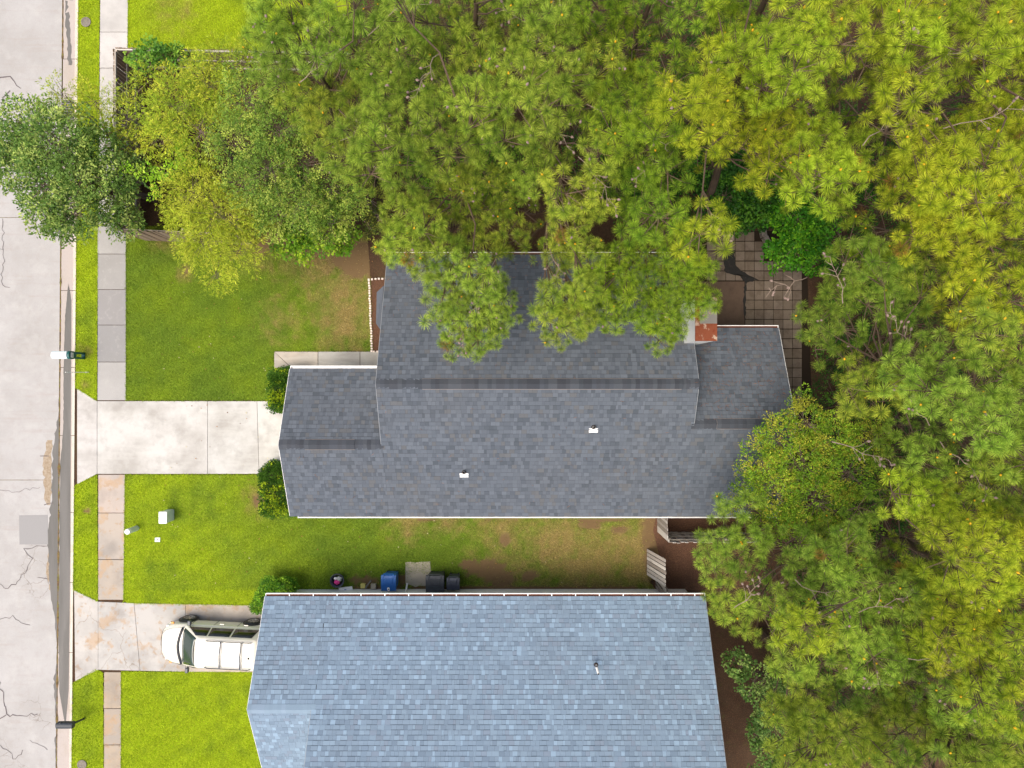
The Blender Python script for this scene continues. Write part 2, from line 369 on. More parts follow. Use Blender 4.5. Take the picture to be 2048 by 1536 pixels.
# weedy seam between road and pan
a = Acc()
for (y0, y1) in ((-100, 118), (300, 560), (560, 900), (900, 1600)):
    n = int((y1 - y0) / 5); pl = []; pr = []
    for k in range(n + 1):
        y = y0 + (y1 - y0) * k / n; w = 0.6 + 1.5 * max(0, mnoise.noise(Vector((y * 0.04, 3.1, 0)))) * 2 + RNG.uniform(0, 0.8)
        x = xr('seam', y)
        pl.append(W(x - w, y, ROADZ + 0.008)); pr.append(W(x + w, y, ROADZ + 0.006))
    v = np.array(pl + pr); m = n + 1
    a.add(v, [[k, k + m, k + m + 1, k + 1] for k in range(n)])
tag(a.build('seam_weeds', M['joint']), kind='stuff')
# asphalt patch
flat('road_patch', [(38, 1031), (95, 1030), (96, 1089), (39, 1089)], ROADZ + 0.0065, material('patch', lin(143, 141, 139), 0.9, 0.2, noise=[(50, lin(128, 122, 122), 0.5, 0.8, 0.6, 3)]), thick=0.008)
# sealed cracks
def crack(pts, w, z=ROADZ + 0.009, mat='tar', jit=2.0):
    P = wavy(pts, jit, 7); P = np.array(P); d = np.gradient(P, axis=0); d /= np.linalg.norm(d, axis=1)[:, None] + 1e-9
    nrm = np.column_stack([-d[:, 1], d[:, 0]]); ww = w * RNG.uniform(0.5, 1.2, len(P))[:, None]
    a = np.array([W(x, y, z) for x, y in P + nrm * ww]); b = np.array([W(x, y, z) for x, y in P - nrm * ww]); m = len(P)
    A = Acc(); A.add(np.vstack([a, b]), [[k, k + 1, k + 1 + m, k + m] for k in range(m - 1)]); return A
A = Acc()
for pts, w in (([(-5, 152), (25, 156), (33, 172), (42, 177)], 1.1), ([(20, 181), (8, 192), (2, 208)], 1.0), ([(0, 205), (15, 208), (30, 212)], .9), ([(-5, 497), (5, 500), (6, 570), (20, 575)], 0.6),
               ([(5, 437), (6, 500)], .6), ([(-5, 1165), (10, 1180), (30, 1170), (55, 1140), (62, 1115), (50, 1100), (95, 1092)], .7), ([(-5, 1240), (25, 1235), (60, 1250)], .5),
               ([(-5, 1360), (10, 1400), (12, 1430), (40, 1432), (75, 1428)], .9), ([(12, 1430), (-5, 1440)], .9), ([(0, 1490), (15, 1500), (30, 1520), (45, 1500)], .6), ([(60, 1480), (95, 1500)], .5),
               ([(80, 912), (98, 912)], .8), ([(88, 1010), (98, 1006), (106, 1006)], .9), ([(75, 1155), (95, 1158)], .7), ([(0, 980), (30, 985), (80, 975)], .35)):
    c = crack(pts, w); A.add(np.vstack(c.v), c.l[0].reshape(-1, 4))
tag(A.build('road_cracks', M['tar']), kind='structure')

# yard soil: everything right of the curb
flat('yard_soil', [(xr('curb1', -400), -600), (3400, -600), (3400, 2000), (xr('curb1', 1900), 2000)], 0.0, M['soil'], thick=0.1)

# ------------------------------------------------------------------ sidewalk, driveways, walkway
def slabs(name, polys, z, mat, cols, gap=0.6):
    root = bpy.data.objects.new(name, None); C.objects.link(root); tag(root, kind='structure')
    for i, p in enumerate(polys):
        p = np.array(p, float); c = p.mean(0); q = p + (c - p) / (np.linalg.norm(c - p, axis=1)[:, None]) * gap
        a = Acc(); a.prism([W(x, y, z)[:2] for x, y in q], z - 0.08, z + RNG.uniform(-0.004, 0.004), cols[i % len(cols)])
        o = a.build('slab', mat, root); bevel(o, 0.006, 1)
    return root
def walkpoly(y0, y1, a0=None, a1=None):
    return [(a0 or xr('walk0', y0), y0), (a1 or xr('walk1', y0), y0), (a1 or xr('walk1', y1), y1), (a0 or xr('walk0', y1), y1)]
ups = [-80, -8, 64, 136, 208, 280, 352, 430]
slabs('sidewalk', [[(200 - y * .008, y), (256 - y * .008, y), (256 - y2 * .008, y2), (200 - y2 * .008, y2)] for y, y2 in zip(ups, ups[1:])], 0.03, M['walk'],
      [lin(189, 185, 179), lin(182, 178, 172)])
mid = [430, 508, 579, 650, 724, 801]
slabs('sidewalk', [[(195, y), (252, y), (252, y2), (194.5, y2)] for y, y2 in zip(mid, mid[1:])], 0.03, M['walk'],
      [lin(159, 156, 151), lin(149, 146, 142), lin(140, 137, 135), lin(138, 136, 134), lin(161, 158, 154)])
low = [949, 1026, 1119, 1200]
slabs('sidewalk', [[(196, y), (250 - (y - 949) * .012, y), (250 - (y2 - 949) * .012, y2), (196, y2)] for y, y2 in zip(low, low[1:])], 0.028, M['drive_dirty'],
      [lin(173, 160, 149), lin(168, 157, 145), lin(170, 157, 142)])
low = [1344, 1417, 1490, 1563, 1640]
slabs('sidewalk', [[(208, y), (242, y), (242, y2), (207, y2)] for y, y2 in zip(low, low[1:])], 0.025, M['drive_dirty'], [lin(166, 150, 130), lin(157, 145, 131)])
slabs('driveway', [[(154, 777), (194, 802), (194, 948), (154, 969)], [(194, 802), (415, 802), (415, 948), (194, 948)], [(415, 802), (514, 802), (518, 948), (415, 948)], [(514, 802), (600, 802), (600, 948), (518, 948)]],
      0.034, M['drive'], [lin(185, 181, 176), lin(187, 184, 178), lin(183, 181, 175), lin(189, 187, 180)], gap=0.5)
slabs('driveway', [[(148, 1180), (196, 1203), (196, 1340), (150, 1363)], [(196, 1203), (268, 1206), (280, 1342), (196, 1340)], [(268, 1206), (371, 1208), (371, 1344), (280, 1342)], [(371, 1208), (570, 1212), (570, 1345), (371, 1344)]],
      0.032, M['drive_dirty'], [lin(180, 175, 168), lin(178, 174, 168), lin(176, 172, 166), lin(180, 169, 156)], gap=0.5)
slabs('walkway', [[(548, 703), (580, 733), (580, 748), (548, 748)], [(548, 703), (636, 703), (636, 745), (580, 745), (580, 733)], [(636, 703), (720, 703), (720, 748), (636, 748)], [(720, 703), (792, 703), (792, 748), (720, 748)]],
      0.03, M['drive'], [lin(166, 157, 144), lin(175, 165, 152), lin(161, 158, 152), lin(173, 170, 162)], gap=0.6)
o = slabs('front_stoop', [[(770, 690), (860, 690), (860, 750), (770, 750)]], 0.06, M['drive'], [lin(200, 190, 180)])
pad = flat('concrete_pad', wavy([(811, 1125), (861, 1123), (862, 1150), (858, 1170), (830, 1173), (811, 1168)], 0.8, 9), 0.03, M['walk'], col=lin(176, 166, 146), thick=0.06)
tag(pad, 'square of stained concrete lying in the grass between the blue and the black bins', 'concrete pad'); del pad['kind']

# ------------------------------------------------------------------ lawns
BR = lin(168, 188, 34); MID = lin(126, 152, 46); DK = lin(92, 122, 36); TAN = lin(170, 146, 96); YEL = lin(176, 186, 40)
dry = [(690, 590, 60, .7), (690, 640, 55, .8), (640, 500, 70, .9), (720, 520, 60, 1.0), (520, 500, 40, .6), (500, 470, 40, .8), (370, 545, 14, .7), (330, 480, 25, .5), (700, 690, 40, .5),
       (1040, 1130, 90, .45), (1120, 1090, 70, .8), (1180, 1130, 90, .75), (1250, 1090, 60, .75), (1280, 1130, 50, .9), (1010, 1050, 60, .6), (1200, 1160, 120, .5), (820, 1040, 40, .6), (520, 1000, 26, .7),
       (1300, 1060, 30, 1), (900, 1040, 30, .6), (350, 30, 40, .25), (172, 770, 9, .6), (172, 700, 12, .4), (560, 640, 40, .35)]
bare = [(970, 1138, 50, 24), (1000, 1155, 38, 20), (1180, 1050, 26, 10), (1240, 1060, 22, 8), (1060, 1150, 22, 12), (935, 1130, 22, 12), (730, 1160, 40, 10), (720, 520, 70, 45), (640, 480, 90, 40), (830, 1158, 60, 12), (520, 1002, 18, 14), (1310, 1090, 26, 80), (1300, 1060, 16, 40), (860, 1037, 50, 4), (1000, 1036, 60, 5), (1200, 1040, 60, 5),
        (1010, 1080, 14, 16), (760, 1175, 60, 8), (1240, 1176, 60, 4), (520, 480, 50, 26), (372, 542, 9, 6), (1000, 1176, 300, 5), (590, 470, 60, 30), (175, 1021, 8, 7), (260, 470, 6, 10)]
def vnoise(x, y, s, o=0.0):
    return np.array([mnoise.noise(Vector((a * s + o, b * s + o * 1.7, o))) for a, b in zip(x, y)])
def lawn_state(x, y):
    px = x * F / H + 1024; py = 768 - y * F / H
    n1 = vnoise(x, y, 0.5, 3.0); n2 = vnoise(x, y, 1.9, 9.0); n3 = vnoise(x, y, 5.0, 5.0)
    bright = np.clip(1 - (px - 260) / 500, 0, 1) * 0.8
    bright = np.where(py > 1180, 1.0, bright); bright = np.where(px < 200, 0.85, bright); bright = np.where(py < 150, 1.0, bright)
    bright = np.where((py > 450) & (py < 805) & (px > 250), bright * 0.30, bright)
    bright = np.clip(bright + n1 * 0.5 + n2 * 0.25, 0, 1)[:, None]
    c = MID * (1 - bright) + BR * bright
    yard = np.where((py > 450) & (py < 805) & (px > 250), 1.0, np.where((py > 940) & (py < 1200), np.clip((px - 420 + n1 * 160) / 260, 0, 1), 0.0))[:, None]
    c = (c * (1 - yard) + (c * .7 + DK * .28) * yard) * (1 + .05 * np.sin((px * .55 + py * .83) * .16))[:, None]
    d = np.clip(-n2 * 0.45 - n1 * .3 - .12, 0, 1)[:, None]; c = c * (1 - d) + DK * d
    t = np.zeros(len(x))
    for a, b, r, s in dry: t = np.maximum(t, s * np.exp(-((px - a) ** 2 + (py - b) ** 2) / (r * r)))
    t = np.clip(t + (n2 * 0.35 + n3 * 0.35) * (t > 0.06), 0, 1)
    t = np.clip(t * 1.1, 0, .85)[:, None]
    c = c * (1 - t) + TAN * t
    q = np.zeros(len(x))
    for a, b, rx, ry in bare: q = np.maximum(q, np.exp(-((px - a) ** 2 / rx ** 2 + (py - b) ** 2 / ry ** 2)))
    q = q + n3 * 0.25 + n2 * .2
    return c, np.clip((q - 0.36) * 5, 0, 1)
def inside(px, py, poly):
    poly = np.array(poly); r = np.zeros(len(px), bool); j = len(poly) - 1
    for i in range(len(poly)):
        xi, yi = poly[i]; xj, yj = poly[j]
        hit = ((yi > py) != (yj > py)) & (px < (xj - xi) * (py - yi) / (yj - yi + 1e-12) + xi); r ^= hit; j = i
    return r
lawns = [
    [(xr('curb1', -60) + 0.5, -60), (199.5, -60), (196, 440), (193.5, 801), (152, 776)],
    [(150, 971), (194.5, 949), (195.5, 1202), (147, 1179)],
    [(147, 1366), (192, 1338), (206, 1345), (207, 1620), (142, 1620)],
    [(257, -60), (700, -60), (700, 137), (256.5, 137)],
    [(253, 455), (620, 440), (735, 470), (741, 560), (745, 702), (547.5, 702), (547.5, 760), (545, 800.5), (252.5, 800.5)],
    [(251, 949.5), (560, 949.5), (600, 990), (1320, 1000), (1306, 1060), (1318, 1110), (1300, 1165), (1310, 1178), (540, 1178), (565, 1212), (400, 1209), (268, 1206.5), (247.5, 1203.5)],
    [(243, 1343), (575, 1344.5), (600, 1620), (243, 1620)],
]
grass = Acc(); SOILC = lin(106, 86, 60)
for poly in lawns:
    bm = bmesh.new(); pts = [W(x, y, 0.012) for x, y in poly]
    bm.faces.new([bm.verts.new(tuple(p)) for p in pts])
    P = np.array(pts); x0, y0 = P[:, :2].min(0); x1, y1 = P[:, :2].max(0); st = 0.16
    for k in range(1, int((x1 - x0) / st) + 1):
        bmesh.ops.bisect_plane(bm, geom=bm.verts[:] + bm.edges[:] + bm.faces[:], plane_co=(x0 + k * st, 0, 0), plane_no=(1, 0, 0))
    for k in range(1, int((y1 - y0) / st) + 1):
        bmesh.ops.bisect_plane(bm, geom=bm.verts[:] + bm.edges[:] + bm.faces[:], plane_co=(0, y0 + k * st, 0), plane_no=(0, 1, 0))
    bmesh.ops.recalc_face_normals(bm, faces=bm.faces)
    if bm.faces[0].normal.z < 0: bmesh.ops.reverse_faces(bm, faces=bm.faces)
    me = bpy.data.meshes.new('lawn'); bm.to_mesh(me); bm.free()
    co = np.empty(len(me.vertices) * 3, np.float32); me.vertices.foreach_get('co', co); co = co.reshape(-1, 3)
    c, b = lawn_state(co[:, 0], co[:, 1]); c = c * (1 - b[:, None]) + SOILC * 1.7 * b[:, None]
    at = me.attributes.new('col', 'FLOAT_COLOR', 'POINT'); at.data.foreach_set('color', np.column_stack([c, np.ones(len(c))]).astype(np.float32).ravel())
    me.materials.append(M['thatch'])
    o = bpy.data.objects.new('lawn', me); C.objects.link(o); tag(o, kind='structure')
    # blades
    area = (x1 - x0) * (y1 - y0); n = int(area * 1150)
    X = RNG.uniform(x0, x1, n); Y = RNG.uniform(y0, y1, n)
    m = inside(X, Y, P[:, :2]); X, Y = X[m], Y[m]
    px = X * F / H + 1024; py = 768 - Y * F / H
    hid = (px > 640) & (py > 930) & (py < 1010); hid |= (py > 1345) & (px > 545); hid |= (px > 600) & (py < 100); hid |= (py < -20) | (py > 1556); hid |= (px > 1330)
    X, Y = X[~hid], Y[~hid]; E0 = len(X)
    for k in range(len(P)):                      # straggling blades over the paving edges
        a_, b_ = P[k, :2], P[(k + 1) % len(P), :2]; m_ = int(np.linalg.norm(b_ - a_) * 110); tt_ = RNG.uniform(0, 1, m_)[:, None]; q_ = a_ + (b_ - a_) * tt_ + RNG.normal(0, .016, (m_, 2)) + np.array([mnoise.noise(Vector((float(z_[0]) * 30 + k, 0, 0))) for z_ in tt_])[:, None] * .03
        X = np.append(X, q_[:, 0]); Y = np.append(Y, q_[:, 1])
    c, b = lawn_state(X, Y); keep = RNG.uniform(0, 1, len(X)) > b * 0.98; X, Y, c = X[keep], Y[keep], c[keep]
    n = len(X); th = RNG.uniform(0, 2 * np.pi, n); w = RNG.uniform(0.008, 0.016, n); hgt = RNG.uniform(0.03, 0.06, n); ln = RNG.uniform(0.02, 0.06, n)
    dx, dy = np.cos(th), np.sin(th); a2 = th + RNG.normal(0, 0.5, n) + np.pi / 2
    v = np.empty((n, 3, 3)); v[:, 0] = np.column_stack([X - dx * w, Y - dy * w, np.full(n, 0.014)]); v[:, 1] = np.column_stack([X + dx * w, Y + dy * w, np.full(n, 0.014)]); hgt = hgt * 1.0
    v[:, 2] = np.column_stack([X + np.cos(a2) * ln, Y + np.sin(a2) * ln, 0.014 + hgt])
    c = c * RNG.lognormal(0.02, 0.2, n)[:, None] * np.array([1, 1, 1]) + RNG.uniform(0, 0.03, n)[:, None] * np.array([1, .9, .1])
    cc = np.repeat(c, 3, 0); cc[2::3] *= 1.15
    grass.add(v.reshape(-1, 3), np.arange(n * 3).reshape(-1, 3), cc)
tag(grass.build('grass', M['grass']), kind='stuff')
# scattered weeds / leaf litter on the lawns
A = Acc(); n = 900
X = RNG.uniform(-15, 5, n); Y = RNG.uniform(-8.6, 5.5, n)
for x, y in zip(X, Y):
    if RNG.uniform() > 0.5 and not (-8.7 < x < 7 and -5.2 < y < 5): 
        t = RNG.uniform(0, 6.28); s = RNG.uniform(.012, .03); c = [lin(170, 120, 70), lin(120, 84, 52), lin(200, 190, 150)][RNG.integers(3)]
        A.add([[x + s * math.cos(t), y + s * math.sin(t), .06], [x - s * math.sin(t), y + s * math.cos(t), .055], [x - s * math.cos(t), y - s * math.sin(t), .06], [x + s * math.sin(t), y - s * math.cos(t), .065]], [[0, 1, 2, 3]], c)
tag(A.build('leaf_litter', M['leaf']), kind='stuff')

# mulch bed
sheet('mulch_bed', [(739, 558), (744, 704)], [(840, 556), (840, 704)], 0.022, M['mulch'])
sheet('mulch_bed', [(1225, 1010), (1296, 1060), (1312, 1095), (1302, 1140), (1310, 1180)], [(1500, 1010), (1500, 1180)], 0.006, M['mulch'])

# ------------------------------------------------------------------ houses
def shingle_tile(w, e, t, col, strip):
    """local tile: u 0..w, v 0..e up the slope, n = out"""
    v = [[0.002, 0, t], [w - 0.002, 0, t], [w - 0.002, e * .84, .004], [0.002, e * .84, .004], [w - .002, e + .01, .001], [.002, e + .01, .001], [0.002, 0, 0], [w - 0.002, 0, 0]]
    f = [[0, 1, 2, 3], [3, 2, 4, 5], [6, 7, 1, 0], [6, 0, 3, 3], [7, 2, 1, 1]]
    c = np.array([col] * 8); return v, [[0, 1, 2, 3], [6, 7, 1, 0]], [[3, 2, 4, 5]], [[6, 0, 3], [7, 2, 1]], col, np.array(col) * strip
def tile_geo(w, e, t, col, strip):
    v = np.array([[0.002, 0, t], [w - 0.002, 0, t], [w - 0.002, e * .86, .004], [0.002, e * .86, .004],
         [0.002, e * .86, .004], [w - .002, e * .86, .004], [w - .002, e + .012, .002], [.002, e + .012, .002],
         [0.002, 0, 0], [w - 0.002, 0, 0], [0.002, 0, t], [w - .002, 0, t]])
    c = np.array([col] * 4 + [np.array(col) * strip] * 4 + [np.array(col) * .6] * 4)  # dark granule band and butt edge; both also paint in the course shadow line
    return v, np.array([[0, 1, 2, 3], [4, 5, 6, 7], [8, 9, 11, 10]]), c
TILE_MESH = {}
WQ = [0.09, 0.14, 0.19, 0.25]
def tile_plane(tiles, P0, udir, vdir, nrows, e, xrange_fn, key):
    """collect tiles as (key, widthindex, colourindex, strip, origin, u, v, n)"""
    u = np.array(udir, float); v = np.array(vdir, float); n = np.cross(u, v)
    if n[2] < 0: n = -n
    for r in range(nrows):
        x0, x1 = xrange_fn(r)
        if x1 <= x0: continue
        x = x0 - RNG.uniform(0, 0.1); last = -1
        while x < x1 - 0.03:
            wi = RNG.choice(4, p=[0.18, 0.34, 0.3, 0.18]); w = WQ[wi]
            ci = int(RNG.choice(6, p=key[1])); st = int(RNG.integers(0, 2))
            if ci == 3 and last == 3: ci = 0
            if ci == 3 and wi > 2: wi = 1; w = WQ[wi]
            last = ci
            if x < x0: x = x0
            wl = min(w, x1 - x)
            o = P0 + u * x + v * (r * e) + n * 0.012
            tiles.append((key[0], wi, ci, st, o, u, v, n, wl))
            x += w
def place_tiles(tiles, pal, e, roofs, count, key):
    """300 nearest the camera as objects of their own, the rest joined"""
    strips = (0.86, 0.66) if key == 'h' else (0.98, 0.62)
    def mid(t): return t[4] + t[5] * t[8] / 2 + t[6] * e / 2
    vis = [i for i, t in enumerate(tiles) if abs(t[8] - WQ[t[1]]) < 1e-6 and count['ok'](mid(t))]
    vis.sort(key=lambda i: np.linalg.norm(mid(tiles[i]) - np.array([0, 0, H])))
    solo = set(vis[:count['n']])
    accs = {}
    for i, (rk, wi, ci, st, o, u, v, n, wl) in enumerate(tiles):
        t = (0.008, 0.018)[st]
        if i in solo:
            k = (key, wi, ci, st)
            if k not in TILE_MESH:
                a = Acc(); vv, ff, cc = tile_geo(WQ[wi], e, t, pal[ci], strips[st]); a.add(vv, ff, cc); TILE_MESH[k] = a.build('shingle', M['shingle'], link=False)
            ob = bpy.data.objects.new('shingle', TILE_MESH[k]); C.objects.link(ob); ob.parent = roofs[rk]
            vv2 = v if np.dot(np.cross(u, v), n) > 0 else v
            if np.dot(np.cross(u, v), n) > 0: ob.matrix_basis = Matrix(((u[0], v[0], n[0], o[0]), (u[1], v[1], n[1], o[1]), (u[2], v[2], n[2], o[2]), (0, 0, 0, 1)))
            else:  # mirrored slope: run the tile the other way
                o2 = o + u * WQ[wi]; ob.matrix_basis = Matrix(((-u[0], v[0], n[0], o2[0]), (-u[1], v[1], n[1], o2[1]), (-u[2], v[2], n[2], o2[2]), (0, 0, 0, 1)))
        else:
            vv, ff, cc = tile_geo(wl, e, t, pal[ci] * RNG.uniform(0.94, 1.06), strips[st])
            wv = o + vv[:, :1] * u + vv[:, 1:2] * v + vv[:, 2:] * n
            if np.dot(np.cross(u, v), n) < 0: ff = ff[:, ::-1]
            accs.setdefault(rk, Acc()).add(wv, ff, cc)
    for rk, a in accs.items():
        tag(a.build('shingle', M['shingle'], roofs[rk]), kind='stuff')

def gable_deck(name, x0, x1, ys_, ridge_y, yn, zr, m, parent, mat, th=0.16):
    """roof deck slab: south eave ys_, north eave yn"""
    zs, zn = zr - m * (ridge_y - ys_), zr - m * (yn - ridge_y)
    prof = [(ys_, zs), (ridge_y, zr), (yn, zn)]
    a = Acc(); v = []
    for x in (x0, x1):
        for y, z in prof: v.append([x, y, z])
        for y, z in prof: v.append([x, y, z - th])
    f = [[0, 1, 7, 6], [1, 2, 8, 7], [3, 9, 10, 4], [4, 10, 11, 5], [0, 3, 4, 1], [1, 4, 5, 2], [6, 7, 10, 9], [7, 8, 11, 10], [0, 6, 9, 3], [2, 5, 11, 8]]
    a.add(v, f, lin(70, 72, 78)); return a.build(name, mat, parent)

def rake(a, x, side, prof, th=0.17, w=0.014):
    for (y0, z0), (y1, z1) in zip(prof, prof[1:]):
        xa, xb = (x - w, x) if side < 0 else (x, x + w)
        v = [[xa, y0, z0 + .014], [xb, y0, z0 + .014], [xb, y1, z1 + .014], [xa, y1, z1 + .014], [xa, y0, z0 - th], [xb, y0, z0 - th], [xb, y1, z1 - th], [xa, y1, z1 - th]]
        a.add(v, [[0, 1, 2, 3], [7, 6, 5, 4], [0, 4, 5, 1], [1, 5, 6, 2], [2, 6, 7, 3], [3, 7, 4, 0]], lin(150, 154, 158))

def gutter(x0, x1, y, z, side, parent, hang=0.95, fill='straw', w=0.12):
    """open trough hung on a fascia at y; side +1 opens towards +Y"""
    t = 0.012; yo = y + side * w; a = Acc()
    a.box(x0, min(y, yo), z - 0.10, x1, max(y, yo), z - 0.088)
    a.box(x0, min(yo, yo - side * 0.028), z - 0.088, x1, max(yo, yo - side * 0.028), z + 0.006)
    a.box(x0 - .002, min(y + side * .002, yo), z - .099, x0 + .02, max(y + side * .002, yo), z + .004)
    a.box(x1 - .02, min(y + side * .002, yo), z - .099, x1 + .002, max(y + side * .002, yo), z + .004)
    go = a.build('gutter', M['white'], parent)
    if fill:
        b = Acc(); b.box(x0 + .022, min(y + side * .004, yo - side * .03), z - 0.087, x1 - .022, max(y + side * .004, yo - side * .03), z - (0.03 if fill == 'straw' else 0.075))
        s_ = b.build('debris', M[fill], go); s_['kind'] = 'stuff'
    if hang:
        n = int((x1 - x0) / hang)
        me = None
        for k in range(1, n + 1):
            x = x0 + k * hang
            if me is None:
                h = Acc(); h.box(-0.018, min(0, side * w), -0.004, 0.018, max(0, side * w), 0.009); me = h.build('hanger', M['white'], link=False)
            ob = bpy.data.objects.new('gutter_hanger', me); C.objects.link(ob); ob.location = (x, y, z); adopt(ob, go)
    return go

def caps(roof, x0, x1, y, z, m, cols, step=0.155, hw=0.185, lift=0.02, flat_=False):
    """bent ridge cap shingles"""
    x = x0; meshes = {}
    while x < x1 - 0.03:
        ci = RNG.integers(len(cols)); 
        if ci not in meshes:
            a = Acc(); c = cols[ci]; s2 = step + 0.002
            v = [[0, -hw, -m * hw], [s2, -hw, -m * hw - .006], [s2, 0, -.006], [0, 0, 0], [s2, hw, -m * hw - .006], [0, hw, -m * hw], [0, -hw, -m * hw - .012], [0, 0, -.012], [0, hw, -m * hw - .012], [s2, -hw, -m * hw - .016], [s2, hw, -m * hw - .016]]
            a.add(v, [[0, 1, 2, 3], [3, 2, 4, 5], [0, 3, 7, 6], [3, 5, 8, 7], [6, 9, 1, 0], [5, 4, 10, 8]], c); meshes[ci] = a.build('ridge_cap', M['shingle'], link=False)
        ob = bpy.data.objects.new('ridge_cap', meshes[ci]); C.objects.link(ob); ob.parent = roof
        ob.location = (x, y, z + lift + 0.012); x += step
def ridge_vent(roof, x0, x1, y, z, m, hw=0.2):
    a = Acc()
    for s in (-1, 1):
        v = [[x0, y, z + .035], [x1, y, z + .035], [x1, y + s * hw, z - m * hw + .035], [x0, y + s * hw, z - m * hw + .035], [x1, y + s * hw, z - m * hw + .004], [x0, y + s * hw, z - m * hw + .004]]
        f = [[0, 1, 2, 3], [3, 2, 4, 5]]
        a.add(v, f if s < 0 else [q[::-1] for q in f], lin(128, 120, 116))
        for xx in (x0, x1):
            a.add([[xx, y, z + .035], [xx, y + s * hw, z - m * hw + .035], [xx, y + s * hw, z - m * hw], [xx, y, z]], [[0, 1, 2, 3]], lin(150, 140, 130))
    return a.build('ridge_vent', M['shingle'], roof)

mH = 0.45
hs = thing('house', 'middle house with charcoal shingle gable roof in three steps and white gutters', 'house', (0.5, 0, 0))
ZR = 4.9; EY0 = -5.15; EYN = 5.03
GX0, GX1 = -8.66, -4.85; MX1 = 6.66; RX1 = 10.39
GRY, GRZ = -2.25, ZR - mH * 2.25; RRY, RRZ = -1.46, ZR - mH * 1.46
# walls (gabled prisms)
def walls(x0, x1, y0, y1, ridge_y, zr, m, parent, inset=0.02):
    a = Acc(); zt = lambda y: zr - 0.17 - m * abs(y - ridge_y)
    prof = [(y0, 0), (y0, zt(y0)), (ridge_y, zt(ridge_y)), (y1, zt(y1)), (y1, 0)]
    v = [[x0, y, z] for y, z in prof] + [[x1, y, z] for y, z in prof]
    a.add(v, [[0, 1, 6, 5], [1, 2, 7, 6], [2, 3, 8, 7], [3, 4, 9, 8]])
    a.l += [np.array([4, 3, 2, 1, 0]) + a.n - 10, np.array([5, 6, 7, 8, 9]) + a.n - 10]; a.t += [np.array([5]), np.array([5])]
    return a.build('wall', M['siding'], parent)
walls(-4.6, 6.42, -4.85, 4.72, 0, ZR, mH, hs)
walls(-8.4, -4.61, -4.84, 0.34, GRY, GRZ, mH, hs)
walls(6.43, 10.1, -4.83, 1.88, RRY, RRZ, mH, hs)
roof_main = gable_deck('roof', GX1, MX1, EY0, 0, EYN, ZR, mH, hs, M['shingle'])
roof_gar = gable_deck('roof', GX0, GX1 + 0.25, EY0, GRY, 0.59, GRZ - .002, mH, hs, M['shingle'])
roof_rear = gable_deck('roof', MX1 - 0.25, RX1, EY0, RRY, 2.18, RRZ - .002, mH, hs, M['shingle'])
a = Acc(); rake(a, GX1, -1, [(GRY, GRZ), (0, ZR), (EYN, ZR - mH * EYN)]); a.build('rake_trim', M['shingle'], roof_main)
a = Acc(); rake(a, MX1, 1, [(RRY, RRZ), (0, ZR), (EYN, ZR - mH * EYN)]); a.build('rake_trim', M['shingle'], roof_main)
for x_, sd_, pr_, rf_ in ((GX0, -1, [(EY0, GRZ - mH * 2.9), (GRY, GRZ), (0.59, GRZ - mH * 2.84)], roof_gar), (RX1, 1, [(EY0, RRZ - mH * 3.69), (RRY, RRZ), (2.18, RRZ - mH * 3.64)], roof_rear)):
    a = Acc(); rake(a, x_, sd_, pr_); a.build('rake_trim', M['white'], rf_)
EX = 0.166; cs = 1 / math.sqrt(1 + mH * mH); ex = EX * cs
PALM = [lin(*c) for c in ((90, 96, 104), (86, 92, 100), (94, 100, 108), (81, 87, 95), (92, 94, 97), (77, 83, 90))]
pm = [.26, .24, .18, .14, .1, .08]
tiles = []
vS = (0, cs, mH * cs); vN = (0, -cs, mH * cs)
nS = int(5.15 / ex)
def xs(lo, hi, ye, sgn):
    def f(r):
        return lo(ye + sgn * r * ex), hi(ye + sgn * r * ex)
    return f
P0 = np.array([0, EY0, ZR - mH * 5.15])
for rf, lo, hi in (('g', lambda y: GX0, lambda y: GX1 + .05 if y < GRY - .1 else -99), ('m', lambda y: GX1 + .05 if y < GRY - .1 else GX1, lambda y: MX1 if y > RRY - .1 else MX1 - .05), ('r', lambda y: MX1 - .05, lambda y: RX1 if y < RRY - .1 else -99)):
    tile_plane(tiles, P0, (1, 0, 0), vS, nS, EX, xs(lo, hi, EY0, 1), (rf, pm))
nN = int(EYN / ex)
tile_plane(tiles, np.array([0, EYN, ZR - mH * EYN]), (1, 0, 0), vN, nN, EX, lambda r: (GX1, MX1), ('m', pm))
tile_plane(tiles, np.array([0, 0.59, GRZ - mH * 2.84]), (1, 0, 0), vN, int(2.84 / ex), EX, lambda r: (GX0, GX1 + .15), ('g', pm))
tile_plane(tiles, np.array([0, 2.18, RRZ - mH * 3.64]), (1, 0, 0), vN, int(3.64 / ex), EX, lambda r: (MX1 - .15, RX1), ('r', pm))
place_tiles(tiles, PALM, EX, {'m': roof_main, 'g': roof_gar, 'r': roof_rear}, {'n': 300, 'ok': lambda p: -4.4 < p[0] < 6 and (p[1] < -0.3) and p[1] > -3.5}, 'h')
CAPC = [lin(*c) for c in ((64, 68, 74), (69, 73, 80), (60, 63, 69), (73, 77, 83), (66, 69, 75))]
ridge_vent(roof_main, -3.2, 6.05, 0, ZR, mH, 0.2)
caps(roof_main, GX1, -3.2, 0, ZR, mH, CAPC); caps(roof_main, -3.2, 6.05, 0, ZR + .032, mH, CAPC, hw=0.182); caps(roof_main, 6.05, MX1, 0, ZR, mH, CAPC)
ridge_vent(roof_gar, -7.7, -5.85, GRY, GRZ, mH, 0.2)
caps(roof_gar, GX0, -7.7, GRY, GRZ, mH, CAPC); caps(roof_gar, -7.7, -5.85, GRY, GRZ + .032, mH, CAPC, hw=.182); caps(roof_gar, -5.85, GX1 + .05, GRY, GRZ, mH, CAPC)
